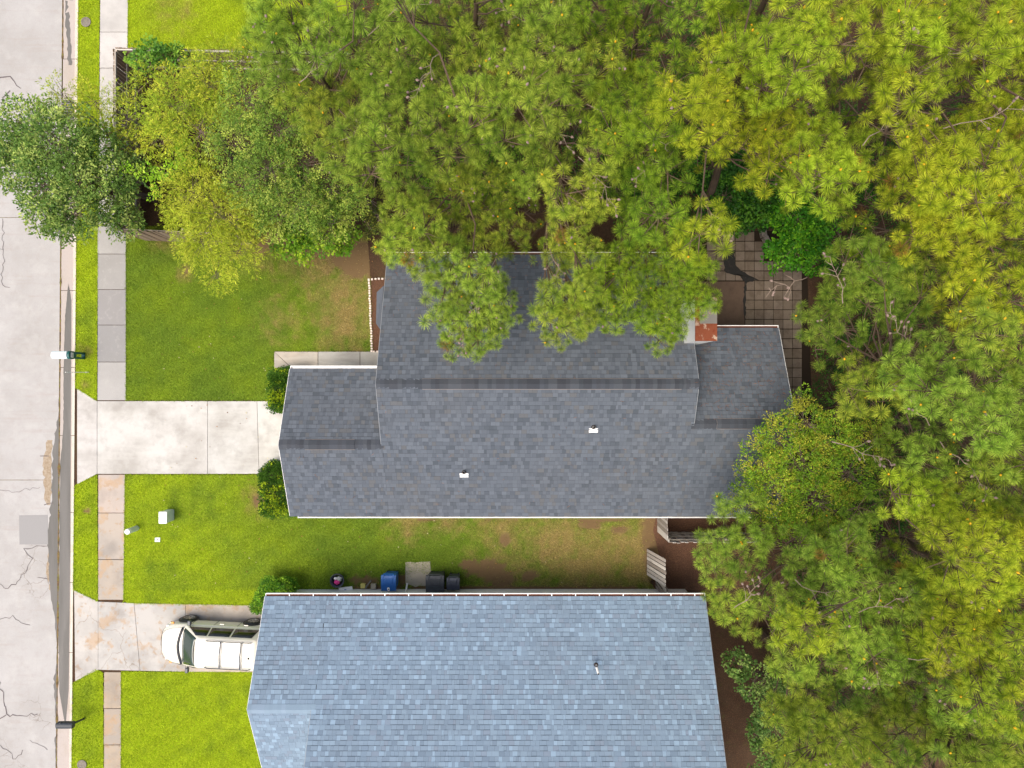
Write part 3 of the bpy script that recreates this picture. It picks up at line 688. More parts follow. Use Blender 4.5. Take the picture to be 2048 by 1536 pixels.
ridge_vent(roof_rear, 7.5, 9.6, RRY, RRZ, mH, 0.2)
caps(roof_rear, MX1 - .1, 7.5, RRY, RRZ, mH, CAPC); caps(roof_rear, 7.5, 9.6, RRY, RRZ + .032, mH, CAPC, hw=.182); caps(roof_rear, 9.6, RX1, RRY, RRZ, mH, CAPC)
# bay roof on the street side
bz = ZR - mH * 3.6 + 0.02
A = Acc(); A.add([[GX1 - .04, 3.75, ZR - mH * 3.75 - .01], [-5.16, 3.5, bz - .12], [-5.16, 2.3, bz + .02], [GX1 - .04, 2.0, ZR - mH * 2.0 - .2],
                  [GX1 - .04, 3.75, ZR - mH * 3.75 - .2], [-5.16, 3.5, bz - .22], [-5.16, 2.3, bz - .08], [GX1 - .04, 2.0, ZR - mH * 2.0 - .35]],
                 [[0, 1, 2, 3], [0, 4, 5, 1], [1, 5, 6, 2], [2, 6, 7, 3], [7, 6, 5, 4]], lin(88, 93, 101))
A.build('bay_roof', M['shingle'], hs)
A = Acc(); A.prism([(-4.6, 3.6), (-5.0, 3.35), (-5.0, 2.4), (-4.6, 2.15)], 0.3, bz - .3); A.build('bay_window', M['siding'], hs)
gutter(GX0 + .02, GX1 - .02, 0.592, GRZ - mH * 2.84 - .004, 1, hs, hang=None, fill=None)
gutter(GX0 + .3, RX1, EY0 - .002, ZR - mH * 5.15 - .01, -1, hs, hang=None, fill=None, w=.075)
gutter(-4.9, MX1, EYN + .002, ZR - mH * EYN - .01, 1, hs, hang=None, w=.11)
gutter(MX1 + .35, RX1, 2.182, RRZ - mH * 3.64 - .01, 1, hs, hang=None, w=.11)
# openings of the middle house
def opening(name, x0, x1, z0, z1, y, side, parent, axis='y', mat='white'):
    a = Acc()
    if axis == 'y': a.box(x0, min(y, y + side * .04), z0, x1, max(y, y + side * .04), z1)
    else: a.box(min(y, y + side * .04), x0, z0, max(y, y + side * .04), x1, z1)
    o = a.build(name, M[mat], parent)
    b = Acc(); t = .07
    if name == 'window':
        if axis == 'y': b.box(x0 + t, min(y + side * .041, y + side * .05), z0 + t, x1 - t, max(y + side * .041, y + side * .05), z1 - t)
        else: b.box(min(y + side * .041, y + side * .05), x0 + t, z0 + t, max(y + side * .041, y + side * .05), x1 - t, z1 - t)
        b.build('pane', M['sideglass'], o)
    elif name == 'garage_door':
        for k in range(4):
            b.box(min(y + side * .041, y + side * .055), x0 + .03, z0 + .03 + k * .54, max(y + side * .041, y + side * .055), x1 - .03, z0 + .53 + k * .54)
        b.build('door_panel', M['white'], o)
    return o
opening('garage_door', -3.6, -1.1, 0.04, 2.24, -8.4, -1, hs, 'x')
opening('window', 1.0, 2.2, 0.9, 2.0, -4.6, -1, hs, 'x')
for xx in (-3, 0.5, 3.5, 8): opening('window', xx, xx + 1, 1.0, 2.1, -4.85, -1, hs)
for xx in (-2, 2.5): opening('window', xx, xx + 1, 1.0, 2.1, 4.72, 1, hs)
opening('door', 7.3, 8.2, 0.05, 2.1, 1.88, 1, hs)
# plumbing vents
def vent(px, py, parent, z, slope_y, tilt=(0, 0), flange=True):
    x, y = W(px, py, z)[:2]
    a = Acc(); a.tube([[x, y + .02, z - .1], [x + tilt[0] * .25, y + .02 + tilt[1] * .25, z + .24]], .045, 12, lin(235, 232, 226), cap=False)
    a.tube([[x + tilt[0] * .2, y + .02 + tilt[1] * .2, z + .15], [x + tilt[0] * .26, y + .02 + tilt[1] * .26, z + .235]], .028, 10, lin(20, 18, 18))
    a.lathe([(.085, 0.02), (.075, .07), (.046, .10)], (x, y + .02, z - .0), sides=14, col=lin(60, 50, 44))
    po = a.build('vent_pipe', M['shingle'], parent)
    if flange:
        b = Acc(); hw = .165; q = slope_y
        b.add([[x - hw, y - .19, z + .03 - q * .19], [x + hw, y - .19, z + .03 - q * .19], [x + hw, y - .03, z + .03 - q * .03], [x - hw, y - .03, z + .03 - q * .03]], [[0, 1, 2, 3]])
        b.add([[x - hw, y - .19, z + .0 - q * .19], [x + hw, y - .19, z + .0 - q * .19], [x + hw, y - .19, z + .03 - q * .19], [x - hw, y - .19, z + .03 - q * .19]], [[0, 1, 2, 3]])
        b.build('flashing', M['white'], po)
def zS(py):   # height on the south slope seen at px py
    y = -1.0
    for _ in range(30): z = ZR + mH * y; y = (768 - py) * (H - z) / F
    return ZR + mH * y
vent(1187, 855, roof_main, zS(855), mH); vent(928, 945, roof_main, zS(945), mH)
# chimney
cz = 5.8; cx0, cx1, cy0, cy1 = 6.29, 7.0, 1.49, 2.95
a = Acc(); a.box(cx0, cy0, 0, cx1, cy1, cz); ch = a.build('chimney', M['siding'], hs)
a = Acc(); a.box(cx0 - .02, cy0 - .02, cz + .001, cx1 + .02, cy1 + .02, cz + .04); cap_o = a.build('chimney_cap', M['rust'], ch)
a = Acc(); a.box(cx0 + .13, cy0 + .62, cz + .041, cx1 - .1, cy0 + 1.25, cz + .22); a.box(cx0 + .08, cy0 + .56, cz + .23, cx1 - .05, cy0 + 1.31, cz + .26); a.build('flue', M['dull'], ch)
# pine straw bits on the roofs
A = Acc()
for _ in range(1300):
    reg = RNG.integers(0, 4)
    if reg == 0: x, y = RNG.uniform(7, 10.3), RNG.uniform(-1.3, 2.15); z = RRZ - mH * (y - RRY)
    elif reg == 1: x, y = RNG.uniform(-4.8, 6.6), 5 - abs(RNG.normal(0, 1.3)); z = ZR - mH * abs(y)
    elif reg == 2: x, y = RNG.uniform(-8, 9), RNG.uniform(-5.1, -2.4); z = ZR + mH * y
    else: x, y = RNG.uniform(-4.8, 6.6), RNG.uniform(-2, 3); z = ZR - mH * abs(y)
    if reg > 1 and RNG.uniform() < .85: continue
    t = RNG.uniform(0, np.pi); l = RNG.uniform(.04, .12); w = .006; dx, dy = math.cos(t), math.sin(t); sg = -1 if y > (RRY if reg == 0 else 0) else 1
    z += .035
    A.add([[x - dx * l, y - dy * l, z - sg * dy * l * mH], [x + dy * w, y - dx * w, z], [x + dx * l, y + dy * l, z + sg * dy * l * mH], [x - dy * w, y + dx * w, z]], [[0, 1, 2, 3]], lin(140, 98, 74) * RNG.uniform(.5, 1.1))
tag(A.build('fallen_straw', M['leaf']), kind='stuff')

# ---- neighbouring house, blue-grey roof
mN = 0.5; NZ = 2.6; NEY = -8.28; NRY = -14.5; NRZ = NZ + mN * 6.22; WRY = -11.84; WRZ = NZ + mN * 3.56
NX0, NXM, NX1 = -9.63, -7.3, 7.53
hn = thing('house', 'nearer house at the bottom with a broad pale blue shingle roof', 'house', (0, -14, 0))
walls(-7.1, 7.4, -20.3, -8.78, NRY, NRZ, mN, hn); walls(-9.35, -7.11, -15.0, -8.79, WRY, WRZ, mN, hn)
rn = gable_deck('roof', NXM, NX1, -20.8, NRY, NEY, NRZ, mN, hn, M['shingle'])
rw = gable_deck('roof', NX0, NXM + .2, -15.5, WRY, NEY, WRZ - .002, mN, hn, M['shingle'])
a = Acc(); rake(a, NX1, 1, [(-20.8, NZ), (NRY, NRZ), (NEY, NZ)]); a.build('rake_trim', M['shingle'], rn)
a = Acc(); rake(a, NXM, -1, [(NRY, NRZ), (WRY, WRZ)]); a.build('rake_trim', M['shingle'], rn)
a = Acc(); rake(a, NX0, -1, [(-15.5, WRZ - mN * 3.66), (WRY, WRZ), (NEY, NZ)]); a.build('rake_trim', M['white'], rw)
csn = 1 / math.sqrt(1 + mN * mN); exn = EX * csn
PALN = [lin(*c) for c in ((120, 138, 155), (116, 134, 151), (125, 144, 161), (133, 154, 173), (119, 133, 149), (111, 128, 145))]
pn = [.30, .24, .16, .11, .09, .10]
tiles = []
vN2 = (0, -csn, mN * csn)
tile_plane(tiles, np.array([0, NEY, NZ]), (1, 0, 0), vN2, int(6.22 / exn), EX, lambda r: (NXM + .1 if NEY - r * exn > WRY + .1 else NXM, NX1), ('m', pn))
tile_plane(tiles, np.array([0, NEY, NZ]), (1, 0, 0), vN2, int(3.56 / exn), EX, lambda r: (NX0, NXM + .1), ('w', pn))
tile_plane(tiles, np.array([0, -15.5, WRZ - mN * 3.66]), (1, 0, 0), (0, csn, mN * csn), int(3.66 / exn), EX, lambda r: (NX0, NXM + .1), ('w', pn))
place_tiles(tiles, PALN, EX, {'m': rn, 'w': rw}, {'n': 300, 'ok': lambda p: -4 < p[0] < 5 and p[1] > -13}, 'n')
CAPN = [lin(*c) for c in ((128, 147, 163), (126, 145, 161), (131, 149, 166))]
caps(rw, NX0, NXM + .14, WRY, WRZ, mN, CAPN, hw=.17); caps(rn, NXM, NX1, NRY, NRZ, mN, CAPN)
A = Acc(); A.box(NXM - .16, -13.2, WRZ - .5, NXM - .036, WRY - .1, WRZ - .45); 
gutter(NX0 + .02, NX1, NEY + .002, NZ - .01, 1, hn, hang=0.93, fill='straw', w=.115)
x, y, z = 2.9, -10.17, NZ + mN * 1.96
vent(1192, 1330, rn, 3.95, -mN, tilt=(.25, -1.0), flange=False)
opening('window', -3, -1.8, 1.0, 2.1, -8.78, 1, hn); opening('window', 3, 4.2, 1.0, 2.1, -8.78, 1, hn)
opening('garage_door', -14.4, -10.6, 0.04, 2.24, -9.35, -1, hn, 'x')
A = Acc(); p = W(813, 1178, .2); A.tube([[p[0], -8.76, 2.4], [p[0], -8.74, .3], [p[0] + .02, -8.5, .12]], .04, 8); A.build('downspout', M['white'], hn)

# ------------------------------------------------------------------ fences
BOARD = {}
def boards(parent, p0, p1, h, axis_out, base_top=None, w=0.14, lean=0.0, zlow=0.03, cols=None, mesh_key='b'):
    """vertical boards from p0 to p1 (xy), each an object of its own"""
    p0 = np.array(p0, float); p1 = np.array(p1, float); L_ = np.linalg.norm(p1 - p0); n = max(1, int(L_ / (w + .014)))
    d = (p1 - p0) / L_; ang = math.atan2(d[1], d[0])
    for k in range(n):
        ci = RNG.integers(len(cols)); hv = RNG.integers(3)
        key = (mesh_key, round(h, 2), ci, hv)
        if key not in BOARD:
            a = Acc(); hh = h + (hv - 1) * .018; c = cols[ci]
            a.add([[0, -.01, 0], [w, -.01, 0], [w, .01, 0], [0, .01, 0], [0, -.01, hh - .03], [w, -.01, hh - .03], [w, .01, hh - .03], [0, .01, hh - .03], [.03, -.01, hh], [w - .03, -.01, hh], [w - .03, .01, hh], [.03, .01, hh]],
                  [[0, 1, 5, 4], [2, 3, 7, 6], [1, 2, 6, 5], [3, 0, 4, 7], [4, 5, 9, 8], [6, 7, 11, 10], [5, 6, 10, 9], [7, 4, 8, 11], [8, 9, 10, 11]], c)
            BOARD[key] = a.build('board', M['wood'], link=False)
        ob = bpy.data.objects.new('board', BOARD[key]); C.objects.link(ob)
        q = p0 + d * (k * (L_ / n)) ; Mx = Matrix.Translation((q[0], q[1], zlow)) @ Matrix.Rotation(ang, 4, 'Z') @ Matrix.Rotation(lean + RNG.normal(0, .006), 4, 'X')
        ob.matrix_basis = Mx; adopt(ob, parent)
def rails(parent, p0, p1, zs_, off, col):
    p0 = np.array(p0, float); p1 = np.array(p1, float); d = (p1 - p0) / np.linalg.norm(p1 - p0); nrm = np.array([-d[1], d[0]]) * off
    for z in zs_:
        a = Acc(); q = [p0, p1]; t = np.array([-d[1], d[0]]) * .02
        v = [];
        for zz in (z - .045, z + .045):
            for P_, s in ((p0, -1), (p1, -1), (p1, 1), (p0, 1)): v.append([*(P_ + nrm + t * s), zz])
        a.add(v, [[3, 2, 1, 0], [4, 5, 6, 7], [0, 1, 5, 4], [1, 2, 6, 5], [2, 3, 7, 6], [3, 0, 4, 7]], col); a.build('rail', M['wood'], parent)
def posts(parent, pts, h, col):
    for x, y in pts:
        a = Acc(); a.box(x - .045, y - .045, 0, x + .045, y + .045, h, col); a.build('post', M['wood'], parent)
GW = [lin(186, 178, 168), lin(164, 155, 146), lin(200, 193, 183), lin(144, 134, 124)]
BW = [lin(150, 128, 108), lin(138, 116, 98), lin(160, 140, 120)]
f1 = thing('wooden_fence', 'tall brown board fence boxing in the overgrown yard beside the sidewalk', 'fence', (-15.95, 10, 0))
boards(f1, (-15.95, 13.43), (-15.95, 6.2), 1.88, 1, cols=BW); boards(f1, (-15.9, 13.46), (-6.5, 13.3), 1.88, 1, cols=BW); boards(f1, (-15.7, 6.15), (-11.0, 5.95), 1.88, 1, cols=BW)
rails(f1, (-15.95, 13.4), (-15.95, 6.25), (.4, 1.05, 1.86), .06, lin(196, 184, 170)); rails(f1, (-15.9, 13.46), (-6.5, 13.3), (.4, 1.05, 1.86), -.06, lin(206, 196, 184)); rails(f1, (-15.6, 6.15), (-11, 5.95), (.4, 1.05, 1.8), .06, lin(170, 156, 140))
posts(f1, [(-15.86, 13.36), (-15.86, 11), (-15.86, 8.6), (-15.86, 6.3), (-13.4, 13.3), (-11, 13.3), (-13.2, 6.2), (-8.6, 13.25)], 1.9, lin(186, 172, 156))
f2 = thing('wooden_fence', 'weathered grey board fence turning a corner at the middle house wall', 'fence', (6.2, -5.6, 0))
boards(f2, (6.2, -4.9), (6.23, -6.34), 1.92, 1, cols=GW, w=.13); rails(f2, (6.2, -4.9), (6.23, -6.3), (.4, 1.6), .05, lin(150, 138, 126))
boards(f2, (6.26, -6.33), (10.6, -6.36), 1.9, 1, cols=GW, w=.15); rails(f2, (6.3, -6.33), (10.6, -6.36), (.5, 1.1, 1.7), .06, lin(140, 132, 122))
posts(f2, [(6.32, -6.24), (8.6, -6.26), (10.5, -6.28), (6.3, -5.0)], 1.8, lin(150, 138, 126))
f3 = thing('wooden_fence', 'short weathered board fence stub against the blue-roofed house wall', 'fence', (6.15, -8.5, 0))
boards(f3, (6.15, -8.20), (6.15, -8.76), 1.92, 1, cols=GW, w=.13); rails(f3, (6.15, -8.2), (6.15, -8.76), (.4, 1.6), .05, lin(150, 138, 126)); posts(f3, [(6.24, -8.3)], 1.8, lin(150, 138, 126))
gt = thing('wooden_gate', 'weathered grey board gate standing ajar and leaning between the two houses', 'gate', (5.8, -7.5, 0))
boards(gt, (5.78, -7.05), (5.78, -8.2), 1.78, 1, cols=GW, w=.135, lean=R(-13), mesh_key='g')
for z in (.4, 1.4):
    a = Acc(); xo = 5.80 + math.tan(R(13)) * z + .015; a.box(xo, -8.19, z - .045, xo + .04, -7.06, z + .045, lin(150, 138, 126)); a.build('rail', M['wood'], gt)
a = Acc(); a.box(5.95, -7.35, 1.3, 6.0, -7.2, 1.32, lin(120, 60, 40)); 
# ------------------------------------------------------------------ patio
patio = bpy.data.objects.new('patio', None); C.objects.link(patio); tag(patio, kind='structure')
flat('patio_bed', [(1380, 462), (1612, 462), (1625, 840), (1380, 840)], 0.006, M['joint_dark'])
PAV = [lin(112, 100, 88), lin(106, 94, 82), lin(117, 105, 93), lin(109, 97, 84)]
pm_ = []
for c in PAV:
    a = Acc(); s = .1915; a.box(-s, -s, -.03, s, s, 0, c); me = a.build('paver', M['paver'], link=False); pm_.append(me)
gx = [1413.5, 1432.5, 1451.6, 1470.8, 1490, 1509, 1528, 1547, 1566, 1585, 1604]
gy = [463, 482.5, 502, 522, 541.8, 561.6, 580.8, 600, 619.4, 638.7, 658, 677.5, 697, 716.5, 736, 755, 774, 793, 812]
for i in range(len(gx) - 1):
    for j in range(len(gy) - 1):
        x, y = (gx[i] + gx[i + 1]) / 2, (gy[j] + gy[j + 1]) / 2
        if x < 1490 and y > 562: continue
        if y < 482 and x > 1510: continue
        if x > 1520 and y < 520: continue
        if y > 700 and x < 1530: continue
        ob = bpy.data.objects.new('paver', pm_[RNG.integers(4)]); C.objects.link(ob); ob.parent = patio
        ob.location = (*W(x, y, .03)[:2], .03 + RNG.normal(0, .002)); ob.rotation_euler = (RNG.normal(0, .008), RNG.normal(0, .008), RNG.normal(0, .008))
flat('patio_slab', [(1380, 563), (1489, 563), (1489, 700), (1380, 700)], 0.03, M['paver'], col=lin(92, 76, 64), thick=.05)
sheet('algae_stain', wavy([(1452, 503), (1446, 525), (1450, 545), (1475, 550), (1490, 563), (1486, 600), (1489, 640)], 1.2, 5), wavy([(1470, 500), (1471, 530), (1485, 542), (1496, 550), (1520, 561), (1494, 564), (1491, 600), (1492, 640)], 1.2, 5), .0365, M['algae'])
rwall = thing('block_wall', 'low curved garden wall of grey blocks at the patio corner', 'garden wall', W(1540, 480, 0))
for px_, py_, an in ((1529, 466, 80), (1535, 479, 62), (1546, 489, 38), (1560, 496, 20), (1576, 501, 10)):
    a = Acc(); a.box(-.15, -.11, 0, .15, .11, .28); ob = a.build('block', M['block'], None); bevel(ob, .012)
    q = W(px_, py_, .28); ob.location = (q[0], q[1], 0.0); ob.rotation_euler = (0, 0, -R(an)); WM[ob.name] = Matrix.Identity(4); adopt(ob, rwall)

# ------------------------------------------------------------------ white edging blocks
eb = thing('garden_edging', 'row of small whitish edging blocks around the mulch bed', 'garden edging', W(741, 630, 0))
a = Acc(); a.box(-.038, -.036, 0, .038, .036, .10); eme = a.build('block', M['edging'], link=False)
path = [((738, 559.5), (772, 557.5), .13), ((738.5, 562), (744.5, 702), .105), ((748, 703), (770, 703), .125)]
for (a0, a1, stp) in path:
    p0, p1 = W(*a0, .0), W(*a1, .0); L_ = np.linalg.norm(p1 - p0); n = int(L_ / stp)
    for k in range(n + 1):
        q = p0 + (p1 - p0) * k / n; ob = bpy.data.objects.new('block', eme); C.objects.link(ob)
        ob.location = (q[0] + RNG.normal(0, .006), q[1], 0.0); ob.rotation_euler = (RNG.normal(0, .06), RNG.normal(0, .06), RNG.normal(0, .12)); ob.scale = (1, RNG.uniform(.9, 1.1), RNG.uniform(.85, 1.1)); adopt(ob, eb)

# ------------------------------------------------------------------ parked car
def make_car():
    t = thing('parked_car', 'white estate-style SUV with black roof bars parked nose to the street on the stained driveway', 'car', (-12.37, -10.88, 0.03), rz=R(177))
    Mw = WM[t.name]
    def fin(a, name, mat, parent=t, smooth=False):
        o = a.build(name, mat, None, smooth=smooth); o.parent = parent; return o
    st = [(2.30, .30, .38, .56, .04), (2.27, .48, .32, .64, .06), (2.16, .64, .26, .73, .09), (1.92, .79, .23, .82, .10), (1.55, .875, .22, .89, .11), (1.15, .89, .22, .93, .10), (.4, .89, .22, .95, .06),
          (-.5, .89, .22, .97, .06), (-1.5, .89, .23, .99, .06), (-2.0, .87, .26, .99, .06), (-2.2, .82, .32, .95, .05), (-2.27, .74, .40, .85, .04)]
    v = []; m = 0
    for x, w, zb, zs, cr in st:
        h = [(0, zb), (w * .8, zb), (w * .97, zb + .1), (w, .5 if zs > .75 else (zb + zs) / 2), (w * .985, zs - .12), (w * .93, zs - .02), (w * .72, zs + cr * .55), (w * .35, zs + cr * .92), (0, zs + cr)]
        ring = [(x, y, z) for y, z in h] + [(x, -y, z) for y, z in h[1:-1]][::-1]
        m = len(ring); v += ring
    a = Acc(); f = []
    for i in range(len(st) - 1):
        for k in range(m): f.append([i * m + k, i * m + (k + 1) % m, (i + 1) * m + (k + 1) % m, (i + 1) * m + k])
    a.add(v, f)
    a.l += [np.arange(m)[::-1] + a.n - len(v), np.arange(m) + a.n - m]; a.t += [np.array([m])] * 2
    body = fin(a, 'body', M['paint'], smooth=True)
    sm = body.modifiers.new('sub', 'SUBSURF'); sm.levels = 2; sm.render_levels = 2
    for sgn in (1, -1):
        a = Acc(); a.tube([[1.28, sgn * .76, 1.005], [1.7, sgn * .70, .985], [2.05, sgn * .56, .90], [2.17, sgn * .40, .835]], .007, 4); fin(a, 'hood_gap', M['bingrey'])
    # cabin
    def lerp(a_, b_, t_): return a_ + (b_ - a_) * t_
    def ring(t_, inset=0.0):
        xf, xr_, w = lerp(1.22, .38, t_) - inset, lerp(-2.2, -2.02, t_) + inset, lerp(.83, .62, t_) - inset * .8
        z = lerp(.95, 1.62, t_); p = []
        r = .12
        for (cx, cy, a0) in ((xf - r, w - r, 0), (xr_ + r, w - r, 90), (xr_ + r, -w + r, 180), (xf - r, -w + r, 270)):
            for q in range(5):
                an = R(a0 + q * 22.5); bow = 0.10 * (1 - (abs(cy + r * math.sin(an)) / w) ** 2) if cx > 0 else 0
                p.append((cx + r * math.cos(an) + bow, cy + r * math.sin(an), z))
        # straight middle points on the ends for the bow
        return p
    lv = [ring(0), ring(.5), ring(.93), [(x, y, z + .03) for x, y, z in ring(.99, .03)], [(x, y, z + .05) for x, y, z in ring(1, .12)], [(x, y, z + .065) for x, y, z in ring(1, .35)]]
    v = sum(lv, []); m = len(lv[0]); f = []
    for i in range(len(lv) - 1):
        for k in range(m): f.append([i * m + k, i * m + (k + 1) % m, (i + 1) * m + (k + 1) % m, (i + 1) * m + k])
    a = Acc(); a.add(v, f); a.l.append(np.arange(m) + a.n - m); a.t.append(np.array([m]))
    fin(a, 'cabin', M['paint'], smooth=True)
    # glass
    def patch(name, fn, mat, nu=8, nv=4, thick=None):
        v = [fn(i / nu, j / nv) for j in range(nv + 1) for i in range(nu + 1)]; w_ = nu + 1
        f = [[j * w_ + i, j * w_ + i + 1, (j + 1) * w_ + i + 1, (j + 1) * w_ + i] for j in range(nv) for i in range(nu)]
        a = Acc(); a.add(v, f); o = fin(a, name, mat, smooth=True); s = o.modifiers.new('solid', 'SOLIDIFY'); s.thickness = .012; s.offset = 0; return o
    def wsf(u, w_):
        tt = lerp(.06, .93, w_); hw = (lerp(.83, .62, tt) - .07); y = lerp(-hw, hw, u)
        return (lerp(1.22, .38, tt) + .10 * (1 - (y / (hw + .07)) ** 2) + .006 - max(0, abs(y) - hw + .1) * .35, y, lerp(.95, 1.62, tt) + .012)
    patch('windshield', wsf, M['glass'], 12, 5)
    def cowl(u, w_):
        y = lerp(-.76, .76, u); return (1.22 + .17 * (1 - (y / .86) ** 2) + w_ * .09 - abs(y) * .05, y, .985 - w_ * .0 + .045 * (1 - (y / .8) ** 2))
    patch('wiper_cowl', cowl, M['black'], 10, 1)
    def rwf(u, w_):
        tt = lerp(.12, .88, w_); hw = lerp(.83, .62, tt) - .1; return (lerp(-2.2, -2.02, tt) - .012, lerp(hw, -hw, u), lerp(.95, 1.62, tt))
    patch('rear_window', rwf, M['sideglass'], 8, 3)
    for sgn in (1, -1):
        for nm, xa0, xa1, xb0, xb1 in (('side_window', .98, .10, .50, .06), ('side_window', .04, -.86, .0, -.86), ('side_window', -.93, -1.9, -.93, -1.78)):
            def sf(u, w_, sgn=sgn, xa0=xa0, xa1=xa1, xb0=xb0, xb1=xb1):
                tt = lerp(.12, .84, w_); x = lerp(lerp(xa0, xb0, w_), lerp(xa1, xb1, w_), u); return (x, sgn * (lerp(.83, .62, tt) + .008), lerp(.95, 1.62, tt))
            patch(nm, sf, M['sideglass'], 4, 2)
        # mirror
        a = Acc(); a.box(.92, sgn * .88 if sgn > 0 else -1.08, .96, 1.05, 1.08 if sgn > 0 else -.88, 1.12); o = fin(a, 'mirror', M['bingrey']); bevel(o, .03, 3)
        a = Acc(); a.tube([[.98, sgn * .80, .98], [.98, sgn * .92, 1.0]], .025, 6); fin(a, 'mirror_arm', M['black'])
        # rails
        a = Acc(); a.tube([[.0, sgn * .53, 1.70], [-.12, sgn * .54, 1.745], [-1.75, sgn * .54, 1.745], [-1.86, sgn * .53, 1.70]], .018, 6); fin(a, 'roof_rail', M['binblack'])
        for hx in (-.35, -1.35):
            a = Acc(); a.box(hx, sgn * .885 if sgn > 0 else -.915, .80, hx + .16, .915 if sgn > 0 else -.885, .825); fin(a, 'door_handle', M['rim'])
        for dx in (.95, .02, -.95):
            a = Acc(); a.box(dx, sgn * .886 if sgn > 0 else -.893, .36, dx + .012, .893 if sgn > 0 else -.886, .93); fin(a, 'door_gap', M['black'])
        a = Acc(); a.box(1.86, sgn * .54 if sgn > 0 else -.74, .60, 2.10, .74 if sgn > 0 else -.54, .735); o = fin(a, 'headlight', M['lampclear']); bevel(o, .05, 3)
        a = Acc(); a.box(1.78, sgn * .78 if sgn > 0 else -.862, .66, 1.90, .862 if sgn > 0 else -.78, .73); o = fin(a, 'side_marker', M['lamporange']); bevel(o, .02, 2)
        a = Acc(); a.box(-2.24, sgn * .72 if sgn > 0 else -.86, .80, -2.05, .86 if sgn > 0 else -.72, 1.03); o = fin(a, 'tail_light', M['lampred']); bevel(o, .03, 3)
        for wx in (1.32, -1.38):
            a = Acc(); a.lathe([(.40, -.01), (.40, .012), (.0, .014)] if sgn > 0 else [(.40, .01), (.40, -.012), (.0, -.014)], (wx, sgn * .885, .37), 'Y', 28); fin(a, 'wheel_arch', M['black'], smooth=False)
            a = Acc(); s = sgn; a.lathe([(.20, -.10 * s), (.30, -.11 * s), (.335, -.07 * s), (.335, .07 * s), (.30, .11 * s), (.215, .105 * s)], (wx, s * .84, .335), 'Y', 28); wh = fin(a, 'wheel', M['black'], smooth=True)
            a = Acc(); a.lathe([(.215, .105 * s), (.20, .06 * s), (.0, .05 * s)], (wx, s * .84, .335), 'Y', 24, lin(60, 60, 60))
            o = a.build('rim_disc', M['black']); o.parent = wh
            a = Acc()
            for k in range(6):
                an = k * math.pi / 3; c_, s_ = math.cos(an), math.sin(an); hw = .032
                p = np.array([[.03, -hw], [.21, -hw * .8], [.21, hw * .8], [.03, hw]]) @ np.array([[c_, s_], [-s_, c_]])
                y0, y1 = s * .91, s * .935
                vv = [[wx + q[0], y0, .335 + q[1]] for q in p] + [[wx + q[0], y1, .335 + q[1]] for q in p]
                a.add(vv, [[3, 2, 1, 0], [4, 5, 6, 7], [0, 1, 5, 4], [1, 2, 6, 5], [2, 3, 7, 6], [3, 0, 4, 7]])
            a.lathe([(.0, .095 * s), (.06, .095 * s), (.07, .07 * s)], (wx, s * .84, .335), 'Y', 16)
            a.lathe([(.195, .075 * s), (.2, .1 * s), (.218, .106 * s)], (wx, s * .84, .335), 'Y', 24)
            o = a.build('rim', M['rim']); o.parent = wh
    for x in (-.62, -1.45):
        a = Acc(); a.tube([[x, -.54, 1.75], [x + .015, 0, 1.785], [x, .54, 1.75]], .026, 6); fin(a, 'cross_bar', M['bingrey'])
    a = Acc(); a.lathe([(.0, .05), (.03, .035), (.045, 0)], (-1.75, .1, 1.69), 'Z', 10); fin(a, 'antenna_base', M['black'])
    a = Acc(); a.tube([[2.18, -.56, .56], [2.27, -.40, .58], [2.315, -.15, .59], [2.315, .15, .59], [2.27, .40, .58], [2.18, .56, .56]], .032, 8); fin(a, 'grille', M['black'])
    a = Acc(); a.tube([[2.02, -.70, .36], [2.22, -.48, .37], [2.30, -.18, .38], [2.30, .18, .38], [2.22, .48, .37], [2.02, .70, .36]], .07, 10); fin(a, 'bumper', M['paint'], smooth=True)
    a = Acc(); a.box(-2.35, -.66, .34, -2.16, .66, .56); o = fin(a, 'bumper', M['paint']); bevel(o, .05, 3)
make_car()

# ------------------------------------------------------------------ street furniture
mb = thing('mailbox', 'green plastic mailbox post with a pale box reaching over the gutter', 'mailbox', (-18.33, 1.2, 0))
x0, y0 = -18.33, 1.2; hw = .145
a = Acc()
for s in (-1, 1): a.box(x0 - .07, y0 + (s * hw if s < 0 else .065), 0, x0 + .07, y0 + (-.065 if s < 0 else hw), .62)
a.box(x0 - .07, y0 - hw, .0, x0 + .07, y0 + hw, .08); a.box(x0 - .07, y0 - hw, .60, x0 + .07, y0 + hw, .92)
o = a.build('post', M['green'], mb); bevel(o, .02, 2)
def domed(x0_, x1_, yc, w, z0, z1, name, mat, parent, n=8):
    prof = [(-w, z0), (w, z0), (w, z1 - w * .6)] + [(w * math.cos(t), z1 - w * .6 + w * .6 * math.sin(t)) for t in np.linspace(0.2, math.pi - .2, n)] + [(-w, z1 - w * .6)]
    m = len(prof); A_ = Acc(); v = [[x0_, yc + a_, b_] for a_, b_ in prof] + [[x1_, yc + a_, b_] for a_, b_ in prof]
    A_.add(v, [[k, (k + 1) % m, m + (k + 1) % m, m + k] for k in range(m)]); A_.l += [np.arange(m)[::-1] + A_.n - 2 * m, np.arange(m) + A_.n - m]; A_.t += [np.array([m])] * 2
    o_ = A_.build(name, mat, parent); bevel(o_, .015, 2); return o_
domed(x0 - .66, x0 - .02, y0, .155, .80, 1.14, 'box', M['teal_white'], mb)
domed(x0 - .02, x0 + .08, y0, .165, .78, 1.12, 'box_back', M['green'], mb)
a = Acc(); a.box(x0 + .081, y0 - .10, .84, x0 + .09, y0 + .10, 1.0); o = a.build('number_plate', M['white'], mb)
a = Acc()
